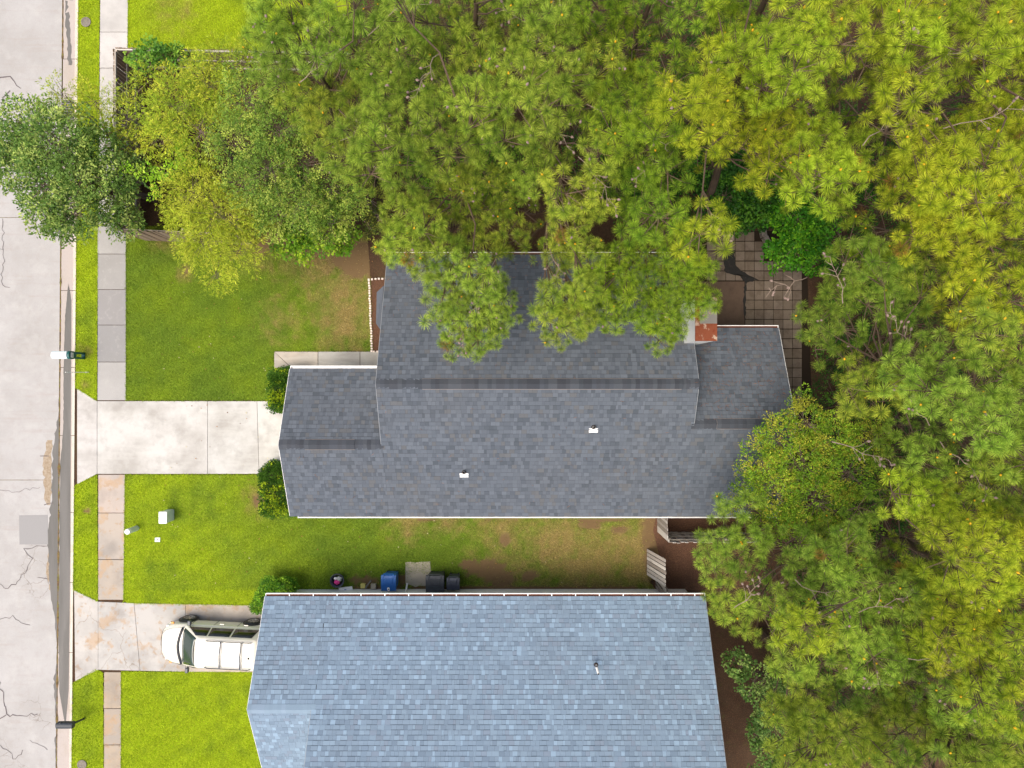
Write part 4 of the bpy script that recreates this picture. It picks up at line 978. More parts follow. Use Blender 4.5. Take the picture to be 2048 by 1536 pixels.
for k, yy in enumerate((-.06, -.015, .03)):
    a.box(x0 + .091, y0 + yy, .88, x0 + .094, y0 + yy + .03, .895); a.box(x0 + .091, y0 + yy, .945, x0 + .094, y0 + yy + .03, .96); a.box(x0 + .091, y0 + yy + .01, .88, x0 + .094, y0 + yy + .02, .96)
a.build('number_print', M['black'], mb)
a = Acc(); a.box(x0 - .665, y0 - .03, .86, x0 - .69, y0 + .03, .9); a.build('handle', M['green'], mb)
rod = Acc(); rod.tube([W(178, 744.5, 0), [-18.14, .48, 1.5]], .014, 6, (1, 1, 1)); rod.tube([W(178, 744.5, 0), [-18.12, .5, .22]], .024, 6)
o = rod.build('marker_rod', M['white'], origin=W(178, 744.5, 0)); tag(o, 'thin white marker rod standing in the verge below the green mailbox', 'marker rod')
m2 = thing('mailbox', 'small black mailbox on a slim leaning post in the lowest strip of verge', 'mailbox', W(169, 1437, 0))
p = W(169, 1437, 0); q = np.array([-18.22, -14.12, .78])
a = Acc(); a.tube([p, q], .045, 4); a.build('post', M['binblack'], m2)
domed(q[0] - .66, q[0] + .02, q[1] - .04, .12, .78, 1.02, 'box', M['binblack'], m2)
a = Acc(); a.box(q[0] - .5, q[1] + .082, .86, q[0] - .46, q[1] + .10, 1.02); a.build('flag', M['bingrey'], m2)
ub = thing('utility_box', 'pale green-white utility box with a sloping hood standing on the lawn', 'utility box', (-14.62, -5.6, 0))
a = Acc(); a.box(-14.77, -5.83, 0, -14.46, -5.36, .60); o = a.build('cabinet', M['utility'], ub); bevel(o, .025, 3)
a = Acc(); a.box(-14.79, -5.85, .603, -14.44, -5.34, .69); o = a.build('hood', M['white'], ub); bevel(o, .035, 3)
a = Acc(); a.box(-14.459, -5.66, .2, -14.45, -5.54, .3); a.build('hatch', M['utility'], ub)
cp = thing('cable_pedestal', 'white round cable pedestal at the sidewalk edge', 'utility post', W(274, 1056, 0))
p = W(274, 1056, 0); a = Acc(); a.lathe([(.115, 0), (.115, .62), (.10, .63)], p, sides=18); a.build('post', M['utility'], cp, smooth=False)
a = Acc(); a.lathe([(.122, .62), (.122, .72), (.105, .76), (0, .775)], p, sides=18); a.build('cap', M['white'], cp)
wmc = Acc(); p = W(316, 1079, 0); wmc.box(p[0] - .11, p[1] - .09, 0, p[0] + .11, p[1] + .09, .05); wmc.box(p[0] - .025, p[1] - .025, .051, p[0] + .025, p[1] + .025, .065, (.05, .06, .1))
tag(wmc.build('water_meter_cover', material('meter', (1, 1, 1), .6, .3, attr=True, noise=[(8, lin(150, 160, 160), .4, .6, .7, 3)]), origin=p), 'small pale square water meter cover sunk in the lawn near the utility box', 'meter cover')
for (px_, py_, rr, lab) in ((173, 45, .16, 'round brown valve cover in the upper verge'), (165, 1528, .15, 'round dark valve cover in the verge below the black mailbox')):
    p = W(px_, py_, 0); a = Acc(); a.lathe([(rr + .05, .03), (rr + .05, .055), (rr, .055), (rr, .045), (rr * .5, .05), (0, .05)], p, sides=20); tag(a.build('valve_cover', M['block'], origin=p), lab, 'valve cover')
dg = thing('storm_drain', 'cast iron storm drain grate in the gutter beneath the overhanging branches', 'storm drain', W(138, 222, -.1))
a = Acc(); p0, p1 = W(124, 246, -.1), W(152, 200, -.1)
a.box(p0[0], p0[1], -.16, p1[0], p1[1], -.105); a.build('frame', M['black'], dg)
sm_ = None
for k in range(9):
    y = p0[1] + (p1[1] - p0[1]) * (k + .5) / 9
    if sm_ is None: h = Acc(); h.box(0, -.022, 0, (p1[0] - p0[0]), .022, .03); sm_ = h.build('bar', M['dull'], link=False)
    ob = bpy.data.objects.new('bar', sm_); C.objects.link(ob); ob.location = (p0[0], y, -.104); adopt(ob, dg)

# ------------------------------------------------------------------ bins and clutter by the neighbour's wall
def wheelie(label, xc, y0, y1, w, h, mat, rz=0):
    t = thing('wheelie_bin', label, 'bin', (xc, (y0 + y1) / 2, 0.02), group='household bins along the neighbouring wall'); d = (y1 - y0) / 2; hw = w / 2
    def f(a, n, parent=t, m=mat): o_ = a.build(n, m); o_.parent = parent; return o_
    a = Acc(); s = .8
    a.add([[-hw * s, -d * .75, .06], [hw * s, -d * .75, .06], [hw * s, d * .6, .06], [-hw * s, d * .6, .06], [-hw * .96, -d * .95, h - .06], [hw * .96, -d * .95, h - .06], [hw * .96, d * .80, h - .06], [-hw * .96, d * .80, h - .06]],
          [[3, 2, 1, 0], [4, 5, 6, 7], [0, 1, 5, 4], [1, 2, 6, 5], [2, 3, 7, 6], [3, 0, 4, 7]])
    bevel(f(a, 'body'), .03, 3)
    a = Acc()
    prof = [(-d, h - .05), (-d * .9, h), (-d * .3, h + .035), (d * .45, h + .03), (d * .82, h), (d * .86, h - .04)]
    v = [[-hw, y, z] for y, z in prof] + [[hw, y, z] for y, z in prof] + [[-hw, y, h - .065] for y, z in prof] + [[hw, y, h - .065] for y, z in prof]; m = len(prof)
    fc = [[k, m + k, m + k + 1, k + 1] for k in range(m - 1)] + [[2 * m + k, k, k + 1, 2 * m + k + 1] for k in range(m - 1)] + [[m + k, 3 * m + k, 3 * m + k + 1, m + k + 1] for k in range(m - 1)] + [[0, 2 * m, 3 * m, m], [m - 1, 2 * m - 1, 4 * m - 1, 3 * m - 1]]
    a.add(v, fc); lid = f(a, 'lid'); bevel(lid, .02, 2)
    a = Acc(); a.box(-hw * .55, -d * .1, h + .03, hw * .55, d * .5, h + .052); o_ = a.build('lid_panel', mat); o_.parent = lid; bevel(o_, .015, 2)
    for s in (-1, 1):
        a = Acc(); xx = s * hw * .68; a.box(xx - .035, d * .15, h + .0, xx + .035, d * .9, h + .035); o_ = a.build('hinge_arm', mat); o_.parent = lid; bevel(o_, .012, 2)
        a = Acc(); a.lathe([(.0, -.03), (.12, -.03), (.12, .03), (0, .03)], (s * hw * .62, d * .38, .12), 'X', 16); f(a, 'wheel', m=M['black'])
    a = Acc(); a.tube([[-hw * .7, d * .97, h - .01], [hw * .7, d * .97, h - .01]], .018, 8); f(a, 'handle')
    return t, lid
b1, lid1 = wheelie('blue wheelie bin with a white sticker on its lid', -5.10, -8.57, -7.84, .62, 1.02, M['blue'])
a = Acc(); a.lathe([(.055, 0), (0, 0.001)], (.0, -.24, 1.053), sides=14); a.lathe([(.045, .0), (.0, .001)], (.015, -.30, 1.05), sides=12); o = a.build('sticker', M['white']); o.parent = lid1
a = Acc(); a.lathe([(.028, 0), (0, 0.001)], (.012, -.265, 1.057), sides=10); o = a.build('sticker_print', M['black']); o.parent = lid1
a = Acc(); a.lathe([(.016, 0), (0, 0.001)], (.03, -.31, 1.056), sides=10); o = a.build('sticker_print', M['lampred']); o.parent = lid1
wheelie('large black wheelie bin, the left of two dark bins', -3.18, -8.62, -7.84, .76, 1.06, M['binblack'])
wheelie('smaller dark grey bin with a domed lid beside the large black one', -2.44, -8.56, -7.98, .54, .95, M['bingrey'])
bk = thing('laundry_basket', 'round grey tub filled with a pink cloth and pale odds and ends', 'basket', W(678, 1157, 0))
p = W(678, 1157, 0.0); a = Acc(); a.lathe([(.20, .01), (.26, .30), (.285, .34), (.30, .34), (.30, .31), (.27, .29)], p, sides=24); a.lathe([(.20, .02), (.245, .29), (.26, .30)], p, sides=24); a.lathe([(.21, .02), (0, .021)], p, sides=24)
a.build('tub', M['bingrey'], bk)
def lump(name, label, cat, c, r, mat, seed, squash=.5, parent=None):
    bm = bmesh.new(); bmesh.ops.create_icosphere(bm, subdivisions=3, radius=1)
    for v_ in bm.verts:
        n = mnoise.noise(v_.co * 1.6 + Vector((seed, 0, 0))) * .45 + mnoise.noise(v_.co * 4 + Vector((seed, 3, 0))) * .2
        v_.co = Vector((v_.co.x * r[0], v_.co.y * r[1], v_.co.z * r[2])) * (1 + n)
    me = bpy.data.meshes.new(name); bm.to_mesh(me); bm.free(); me.materials.append(mat)
    for pl in me.polygons: pl.use_smooth = True
    o_ = bpy.data.objects.new(name, me); C.objects.link(o_); o_.location = tuple(c)
    if parent: adopt(o_, parent)
    return tag(o_, label, cat)
lump('cloth', 'crumpled bright pink cloth in the grey tub', 'cloth', (p[0] - .02, p[1] - .09, .27), (.12, .09, .06), M['pink'], 1)
lump('cloth', 'pale grey-green cloth in the upper part of the grey tub', 'cloth', (p[0] + .08, p[1] + .06, .25), (.10, .11, .06), M['cloth'], 5)
lump('bag', 'small white plastic bag in the left of the grey tub', 'bag', (p[0] - .09, p[1] + .07, .24), (.07, .06, .05), M['white'], 9)
bd = thing('board', 'white printed board leaning against the wall beside the grey tub', 'board', W(690, 1182, 0))
q = W(692, 1180.5, 0.1); Mx = Matrix.Translation((q[0], q[1], .10)) @ Matrix.Rotation(R(6), 4, 'Z') @ Matrix.Rotation(R(18), 4, 'X')
a = Acc(); a.box(-.29, -.16, -.012, .29, .16, .012, M=Mx); a.build('panel', M['white'], bd)
a = Acc(); a.box(-.1, -.04, .013, .1, .0, .016, M=Mx); a.box(-.06, .02, .013, .02, .06, .016, M=Mx); a.build('print', M['blue'], bd)
a = Acc(); q = W(727, 1180, 0); a.box(q[0] - .1, -8.72, 0, q[0] + .1, -8.52, .14); o = a.build('foam_block', M['yellow'], origin=(q[0], -8.6, 0)); bevel(o, .02); tag(o, 'pale yellow foam block on the ground by the wall', 'block')
a = Acc(); q = W(748, 1179, 0); a.box(q[0] - .11, -8.74, 0, q[0] + .11, -8.52, .16, lin(170, 160, 140)); o = a.build('concrete_block', M['walk'], origin=(q[0], -8.6, 0)); bevel(o, .01); tag(o, 'tan concrete block by the wall just left of the blue bin', 'block')
a = Acc(); q = W(738, 1176, 0); a.tube([[q[0] - .14, -8.72, .1], [q[0] + .14, -8.34, .25]], .035, 8); o = a.build('metal_pipe', M['dull'], origin=(q[0], -8.5, .1)); tag(o, 'short grey pipe lying slanted between the two small blocks', 'pipe')

# ------------------------------------------------------------------ vegetation
def unit(v): return v / (np.linalg.norm(v, axis=-1, keepdims=True) + 1e-9)
def frame_to(axis):
    """rotation matrices (n,3,3) taking +Z to axis with random spin"""
    n = len(axis); z = unit(axis); r = unit(RNG.normal(size=(n, 3))); x = unit(np.cross(r, z)); y = np.cross(z, x)
    return np.stack([x, y, z], 2)
def tuft_template(K):
    th = np.arccos(RNG.uniform(-0.45, 0.96, K)); ph = RNG.uniform(0, 2 * np.pi, K)
    d = np.column_stack([np.sin(th) * np.cos(ph), np.sin(th) * np.sin(ph), np.cos(th)])
    L_ = RNG.uniform(0.72, 1.0, K)[:, None]; z0 = RNG.uniform(-.25, .12, K)[:, None] * np.array([0, 0, 1])
    side = unit(np.cross(d, RNG.normal(size=(K, 3)))); w = .012
    droop = np.array([0, 0, -1]) * 0.16
    v = np.stack([z0 + d * .03, z0 + d * L_ * .55 + side * w + droop * .15, z0 + d * L_ + droop, z0 + d * L_ * .55 - side * w + droop * .15], 1)
    g = np.tile(np.array([0.0, .6, 1.0, .6]), (K, 1)); jit = RNG.normal(0, .16, K)
    return v.reshape(-1, 3), (g + jit[:, None]).ravel(), K
TUFT = [tuft_template(225) for _ in range(6)] + [tuft_template(110) for _ in range(3)]
def add_tufts(acc, pos, axis, rad, base, tip, dense=True):
    Rm = frame_to(axis); ks = RNG.integers(0, 6, len(pos)) if dense else RNG.integers(6, 9, len(pos))
    for i in range(len(pos)):
        tv, tg, K = TUFT[ks[i]]
        v = (tv * rad[i]) @ Rm[i].T + pos[i]
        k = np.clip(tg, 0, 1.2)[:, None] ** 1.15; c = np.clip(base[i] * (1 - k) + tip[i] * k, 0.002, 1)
        q = np.arange(K)[:, None] * 4; acc.add(v, q + np.array([0, 1, 2, 3]), c)
def limb(acc, p0, p1, r0, r1, sag=.15, n=5, sides=5, col=(1, 1, 1)):
    t = np.linspace(0, 1, n)[:, None]; L_ = np.linalg.norm(np.array(p1) - p0); P = p0 + (np.array(p1) - p0) * t
    P = P + np.array([0, 0, 1]) * (np.sin(t * np.pi) * sag * L_ * .5) + np.column_stack([RNG.normal(0, .04 * L_, n), RNG.normal(0, .04 * L_, n), np.zeros(n)]) * np.sin(t * np.pi)
    acc.tube(P, np.linspace(r0, r1, n), sides, col, cap=False); return P

PINE_POLY = [(530, -70), (515, 110), (560, 205), (650, 250), (670, 320), (720, 345), (800, 365), (790, 480), (815, 530), (880, 565), (895, 650), (950, 680), (985, 650), (1015, 580), (1060, 500), (1150, 520), (1100, 600), (1105, 655), (1150, 650), (1200, 600), (1235, 585), (1290, 620), (1325, 655), (1350, 620), (1408, 580), (1412, 470), (1340, 400), (1350, 330), (1440, 260), (1500, 320), (1560, 385), (1625, 385), (1690, 470), (1690, 540), (1640, 600), (1632, 700), (1670, 770), (1740, 810), (1760, 900), (1740, 1000), (1620, 1090), (1540, 1070), (1490, 1010), (1455, 1045), (1425, 1085), (1425, 1150), (1445, 1205), (1500, 1250), (1560, 1285), (1590, 1315), (1560, 1390), (1545, 1450), (1570, 1500), (1570, 1640), (2180, 1640), (2180, -70)]
PINES = [  # base xy, top xy, height, label
    (-2.1, 5.9, -1.0, 7.0, 12.2, 'pine whose low branch hangs over the left half of the charcoal roof', 0),
    (1.6, 6.2, .9, 7.4, 11.2, 'slender pine behind the middle of the charcoal roof eave', 0),
    (5.0, 6.3, 4.3, 7.0, 11.5, 'pine whose dense green bough covers the chimney', 1),
    (8.0, 7.3, 5.6, 7.9, 12.6, 'pine with the bright rounded crown left of the patio clearing', 2),
    (-5.9, 8.6, -5.2, 8.6, 11.5, 'leftmost tall pine beside the top lawn', 0),
    (-1.2, 10.6, -1.0, 10.4, 11.8, 'pine at the top edge, just right of the leftmost pine', 0),
    (3.9, 11.0, 3.8, 10.6, 11.6, 'darker pine at the top edge, midway along it', 1),
    (11.4, 9.6, 9.3, 8.6, 13.2, 'tall yellow-green pine with the brightest crown, above the patio', 2),
    (14.0, 9.6, 12.6, 8.6, 12.6, 'bright pine filling the top right corner', 2),
    (14.6, 4.6, 12.8, 4.4, 11.6, 'pine at the right edge, level with the charcoal roof top', 2),
    (13.6, .6, 10.8, .8, 10.8, 'broad pine right of the rear wing, facing the patio', 3),
    (16.2, -1.6, 14.0, -1.4, 11.2, 'pine at the right edge, halfway down', 3),
    (11.4, -5.8, 9.4, -5.6, 9.8, 'pine reaching over the gate between the two houses', 3),
    (14.2, -5.6, 12.4, -5.2, 11.2, 'bright pine in the lower right, right of the gate pine', 2),
    (10.6, -10.6, 9.6, -10.0, 9.8, 'pine beside the right rake of the blue roof', 3),
    (14.0, -10.4, 12.6, -9.8, 10.8, 'pine filling the bottom right corner', 3),
    (8.6, 12.4, 7.4, 11.6, 11.8, 'pine at the top edge above the patio', 1),
]
def axis_at(p, z):
    t = min(max(z / p[4], 0), 1); return np.array([p[0] + (p[2] - p[0]) * t ** 1.3, p[1] + (p[3] - p[1]) * t ** 1.3, z])
def zcanopy(px, py):
    n = mnoise.noise(Vector((px * .006, py * .006, 4.0)))
    if px > 1320 and py < 480: z = 11.6 + 3.0 * n
    elif px > 1500: z = 10.0 + 2.2 * n + (1.0 if px > 1850 else 0) - (1.6 if px < 1580 and py > 950 else 0)
    elif py < 360: z = 10.4 + 2.2 * n
    else: z = 8.6 + 1.3 * n - (py - 360) * .004 + (0.6 if px > 1060 else 0)
    return float(np.clip(z, 6.6, 13.2))
MASSES = []
def poisson(poly, r, z_fn, tries=26000, seed=1, holes=()):
    rg = np.random.default_rng(seed); P = np.array(poly); lo, hi = P.min(0), P.max(0); out = []
    cand = rg.uniform(lo, hi, (tries, 2)); ok = inside(cand[:, 0], cand[:, 1], poly); cand = cand[ok]; grid = {}
    for c in cand:
        if any(((c[0] - h[0]) / h[2]) ** 2 + ((c[1] - h[1]) / h[3]) ** 2 < 1 for h in holes): continue
        k = (int(c[0] // r), int(c[1] // r)); bad = False
        for i in (-1, 0, 1):
            for j in (-1, 0, 1):
                for q in grid.get((k[0] + i, k[1] + j), ()):
                    if (q[0] - c[0]) ** 2 + (q[1] - c[1]) ** 2 < r * r: bad = True
        if not bad: grid.setdefault(k, []).append(c); out.append(c)
    return out
HOLES = [(1530, 110, 34, 22), (1880, 230, 60, 90), (1390, 400, 40, 60), (1860, 1100, 60, 34), (1980, 520, 50, 40), (1010, 330, 30, 40), (1660, 1150, 0, 0), (1240, 470, 28, 26), (700, 350, 30, 20), (920, 620, 12, 20)]
MASSES = np.array(poisson(PINE_POLY, 132, None, seed=21)); MOFF = RNG.uniform(-1.1, 1.5, len(MASSES)); MTONE = np.clip(.98 + MOFF * .06 + RNG.normal(0, .08, len(MASSES)), .8, 1.25)
MR = RNG.uniform(72, 100, len(MASSES)); MYEL = RNG.uniform(-.10, .12, len(MASSES))
def mass_of(px, py):
    d = np.hypot(MASSES[:, 0] - px, MASSES[:, 1] - py); k = int(np.argmin(d / MR)); return k, d[k] / MR[k]
clumps = []
for c in poisson(PINE_POLY, 50, None, seed=3, holes=HOLES):
    k, d = mass_of(*c)
    if d < 1.0 or (520 < c[1] < 700 and c[0] < 1440): clumps.append((c[0], c[1], max(6.8, zcanopy(*c) + MOFF[k] + .9 - 1.9 * d * d), 1))
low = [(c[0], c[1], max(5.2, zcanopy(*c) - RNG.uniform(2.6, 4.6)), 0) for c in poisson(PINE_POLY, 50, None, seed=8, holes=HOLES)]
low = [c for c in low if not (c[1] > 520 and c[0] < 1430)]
BOUGH = [(795, 470), (800, 510), (850, 535), (890, 560), (940, 560), (895, 610), (945, 615), (1000, 600), (905, 655), (955, 680), (1010, 640), (990, 560), (905, 688), (985, 660), (850, 490), (900, 500), 
         (1100, 640), (1140, 600), (1115, 665), (1165, 640), (1205, 590), (1210, 625), (1250, 555), (1262, 600), (1300, 635), (1330, 600), (1300, 560), (1345, 655), (1385, 600), (1405, 545), (1400, 490), (1345, 520), (1240, 510), (1290, 505), (1180, 560), (1320, 680), (1360, 560), (1410, 610), (1345, 470), (1230, 640), (1205, 560)]
clumps += [(x, y, 8.2 + .7 * mnoise.noise(Vector((x * .02, y * .02, 1))) + (.5 if x > 1060 else 0) - (y - 500) * .004, 2) for x, y in BOUGH]
for p in PINES:
    kx = F / (H - p[4]); clumps.append((1024 + p[2] * kx, 768 - p[3] * kx, p[4] + .45, 3))
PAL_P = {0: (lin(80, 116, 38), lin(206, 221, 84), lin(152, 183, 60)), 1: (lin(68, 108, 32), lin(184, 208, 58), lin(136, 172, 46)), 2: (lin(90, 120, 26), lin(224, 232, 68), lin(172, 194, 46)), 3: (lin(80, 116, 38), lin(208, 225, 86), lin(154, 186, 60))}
BARK = lin(100, 84, 70); DEAD = lin(152, 134, 120)
pines = []
for p in PINES:
    t = thing('pine_tree', p[5], 'tree', (p[0], p[1], 0), 'tall pines around the house'); pines.append(dict(t=t, p=p, needles=Acc(), branches=Acc(), cones=Acc(), dead=Acc(), cat=Acc(), nd=0))
    a = Acc(); P = np.array([axis_at(p, z) for z in np.linspace(-.05, p[4] - .3, 12)]); P[1:-1, :2] += RNG.normal(0, .06, (10, 2))
    a.tube(P, np.linspace(.19, .045, 12), 9, BARK * RNG.uniform(.85, 1.1)); a.build('trunk', M['bark'], t)
def cone(acc, p, d, L_=.10):
    d = unit(np.array(d, float)); Rm = frame_to(d[None])[0]; pr = [(0.0, 0), (.36, .25), (.42, .5), (.25, .8), (0, 1.0)]; v = []
    for r, h in pr:
        for k in range(6): v.append([r * L_ * math.cos(k * 1.047), r * L_ * math.sin(k * 1.047), h * L_ * 1.25])
    v = np.array(v) @ Rm.T + p; f = [[i * 6 + k, i * 6 + (k + 1) % 6, (i + 1) * 6 + (k + 1) % 6, (i + 1) * 6 + k] for i in range(4) for k in range(6)]; acc.add(v, f)
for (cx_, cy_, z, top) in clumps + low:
    ctr = W(cx_, cy_, z)
    dd = [np.linalg.norm(axis_at(q['p'], min(z, q['p'][4]))[:2] - ctr[:2]) + max(0, z - q['p'][4] - .6) * 3 for q in pines]; i = int(np.argmin(dd)); T = pines[i]; p = T['p']
    zb = max(min(z - .35 * dd[i] - 1.2, p[4] - 1.3), 3.0); q0 = axis_at(p, zb)
    P = limb(T['branches'], q0, ctr - np.array([0, 0, .18]), .016 + .007 * min(dd[i], 4), .010, sag=-.12 if z < p[4] - 2 else .05, col=BARK * RNG.uniform(.85, 1.15))
    n = int(RNG.integers(10, 15)) if top else int(RNG.integers(5, 8)); rr = RNG.uniform(.6, .85) if top != 2 else RNG.uniform(.42, .6); mk_, md_ = mass_of(cx_, cy_); tone = MTONE[mk_] if top == 1 else 1.0; ye = MYEL[mk_]
    base, tip, mid_ = PAL_P[p[6]]
    pts = []; k = 0
    for _ in range(n * 8):
        if len(pts) >= n: break
        a_ = RNG.uniform(0, 2 * np.pi); r_ = rr * math.sqrt(RNG.uniform(0, 1)); c_ = np.array([r_ * math.cos(a_), r_ * math.sin(a_), .5 * (1 - (r_ / rr) ** 2) + RNG.uniform(-.22, .1)])
        if all(np.linalg.norm(c_ - o_) > .27 for o_ in pts): pts.append(c_)
    pts = np.array(pts); pos = ctr + pts; ax = unit(pts * np.array([1.1, 1.1, .6]) / rr + np.array([0, 0, .75]) + RNG.normal(0, .18, pts.shape))
    rad = RNG.uniform(.23, .37, len(pts)) * (1.0 - .018 * max(0, z - 8)) * (1.0 if top == 1 else .9)
    m = RNG.uniform(0.25, 1.0, len(pts))[:, None]; yel = RNG.uniform(.82, 1.18) ; tp = (tip * m + mid_ * (1 - m)) * yel * RNG.uniform(.85, 1.1, (len(pts), 1)) * (tone if top else .78) * np.array([1 + ye, 1, 1 - ye]); bs = np.tile(base, (len(pts), 1)) * RNG.uniform(.8, 1.2, (len(pts), 1))  # lower-layer tips darkened: crown shade put into the needle colour
    tp[RNG.uniform(0, 1, len(pts)) < .005] = lin(176, 120, 60)
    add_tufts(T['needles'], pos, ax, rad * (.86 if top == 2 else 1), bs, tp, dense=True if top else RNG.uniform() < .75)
    for c_, a_ in zip(pos, ax):
        T['branches'].tube([P[-2] if RNG.uniform() < .4 else ctr - np.array([0, 0, .2]), c_ - a_ * .12, c_ + a_ * .05], [.016, .010, .007], 3, BARK, cap=False)
        if RNG.uniform() < (.10 if p[6] == 0 else .02):
            for _ in range(RNG.integers(1, 3)): cone(T['cones'], c_ + RNG.normal(0, .08, 3) + np.array([0, 0, .05]), RNG.normal(0, 1, 3) + np.array([0, 0, .3]), .085)
        if RNG.uniform() < .05: cone(T['cat'], c_ + a_ * .06, a_, .07)
# bare cone-bearing twigs that stick out of the crowns: (px, py, z, angle, length)
DEADS = [(930, 640, 7.6, -95, 1.0), (1180, 330, 10.5, -60, 1.3), (1090, 70, 10.8, 150, 1.2), (700, 260, 10.6, 10, .9), (760, 30, 11, 25, 1.8), (1210, 210, 11, -35, 1.9), (1110, 230, 10.6, -70, .9), (980, 540, 8.4, -110, 1.2), (1110, 520, 8.2, -75, 1.0), (1440, 430, 9.4, -60, .7),
         (1900, 110, 12.4, 25, 1.4), (1960, 230, 12.2, 10, 1.3), (1950, 300, 11.6, -100, 1.1), (1600, 560, 9.8, 200, .9), (1690, 570, 9.8, 120, .9), (1830, 690, 10.6, 130, 1.1), (1860, 830, 10.6, 140, 1.2), (1930, 920, 10.8, -60, 1.0), (1640, 1190, 9.6, -30, .8), (1880, 1330, 10.4, 10, .8), (1500, 1200, 8.9, 60, .6),
         (1770, 1220, 10, 35, .9), (1600, 150, 11.8, 200, 1.2), (1780, 240, 12.4, 50, .8), (860, 120, 11.2, -110, 1.0), (620, 130, 11, 20, .7), (830, 230, 10.4, -80, .9), (1340, 300, 10.6, -140, 1.2), (1780, 1380, 10, 160, .7), (1940, 1330, 10.6, 190, .7), (1720, 900, 10, -20, .8)]
for px_, py_, z, an, L_ in DEADS:
    c = W(px_, py_, z + .35); i = int(np.argmin([np.linalg.norm(axis_at(q['p'], min(z, q['p'][4]))[:2] - c[:2]) for q in pines])); T = pines[i]
    d = np.array([math.cos(R(an)), math.sin(R(an)), .08]); e = c + d * L_; s0 = c - d * .5 - np.array([0, 0, .6])
    T['dead'] = Acc(); P = limb(T['dead'], s0, e, .014, .005, sag=.1, n=7, sides=5, col=DEAD)
    for k in range(2, 7):
        for _ in range(2):
            a2 = R(an) + RNG.choice([-1, 1]) * RNG.uniform(.4, 1.0); l2 = RNG.uniform(.15, .42) * (1.3 - k * .12); e2 = P[k] + np.array([math.cos(a2), math.sin(a2), RNG.uniform(-.2, .4)]) * l2
            T['dead'].tube([P[k], (P[k] + e2) / 2 + RNG.normal(0, .02, 3), e2], [.009, .007, .004], 4, DEAD, cap=False)
            if RNG.uniform() < .6: cone(T['cones'], e2, RNG.normal(0, .6, 3) + np.array([math.cos(a2), math.sin(a2), .5]), .09)
    o = T['dead'].build('dead_branch', M['bark'], T['t'])
for T in pines:
    for nm, key, mt in (('branches', 'branches', 'bark'), ('needles', 'needles', 'needle'), ('cones', 'cones', 'cone'), ('catkins', 'cat', 'catkin')):
        if T[key].n:
            o = T[key].build(nm, M[mt], T['t'])
            if nm in ('needles', 'cones', 'catkins'): o['kind'] = 'stuff'

def spray_template(K, length, leaf, lw, spread, droop=.1):
    t = RNG.uniform(.08, 1, K); sgn = RNG.choice([-1, 1], K); c = np.column_stack([t * length, sgn * spread * length * (1.1 - t * .7) * RNG.uniform(.1, 1, K), -droop * length * t ** 2 + RNG.normal(0, .02, K)])
    a = sgn * RNG.uniform(.3, 1.3, K); d = np.column_stack([np.cos(a), np.sin(a), RNG.normal(0, .3, K)]); d = unit(d); up = unit(np.array([0, 0, 1.0]) + RNG.normal(0, .38, (K, 3))); s = unit(np.cross(up, d)); s_ = RNG.uniform(.7, 1.15, K)[:, None]
    v = np.stack([c, c + d * leaf * .45 * s_ + s * lw * s_, c + d * leaf * s_ - up * leaf * .08, c + d * leaf * .45 * s_ - s * lw * s_], 1)
    return v.reshape(-1, 3), K
SPR = {'broad': [spray_template(26, .5, .11, .030, .5) for _ in range(5)], 'narrow': [spray_template(46, .62, .12, .011, .42, .22) for _ in range(5)], 'small': [spray_template(40, .45, .065, .018, .5) for _ in range(5)], 'round': [spray_template(22, .38, .10, .042, .6) for _ in range(5)], 'hedge': [spray_template(26, .22, .06, .018, .7) for _ in range(4)]}
def add_sprays(acc, pos, dirs, kind, cols, scale=1.0):
    n = len(pos); x = unit(dirs); up = unit(np.array([0, 0, 1.0]) + RNG.normal(0, .25, (n, 3))); y = unit(np.cross(up, x)); z = np.cross(x, y); Rm = np.stack([x, y, z], 2)
    for i in range(n):
        tv, K = SPR[kind][RNG.integers(len(SPR[kind]))]; v = (tv * scale * RNG.uniform(.8, 1.2)) @ Rm[i].T + pos[i]
        c = np.repeat(cols[i] * RNG.lognormal(0, .2, (K, 1)) , 4, 0); acc.add(v, np.arange(K)[:, None] * 4 + np.array([0, 1, 2, 3]), c)
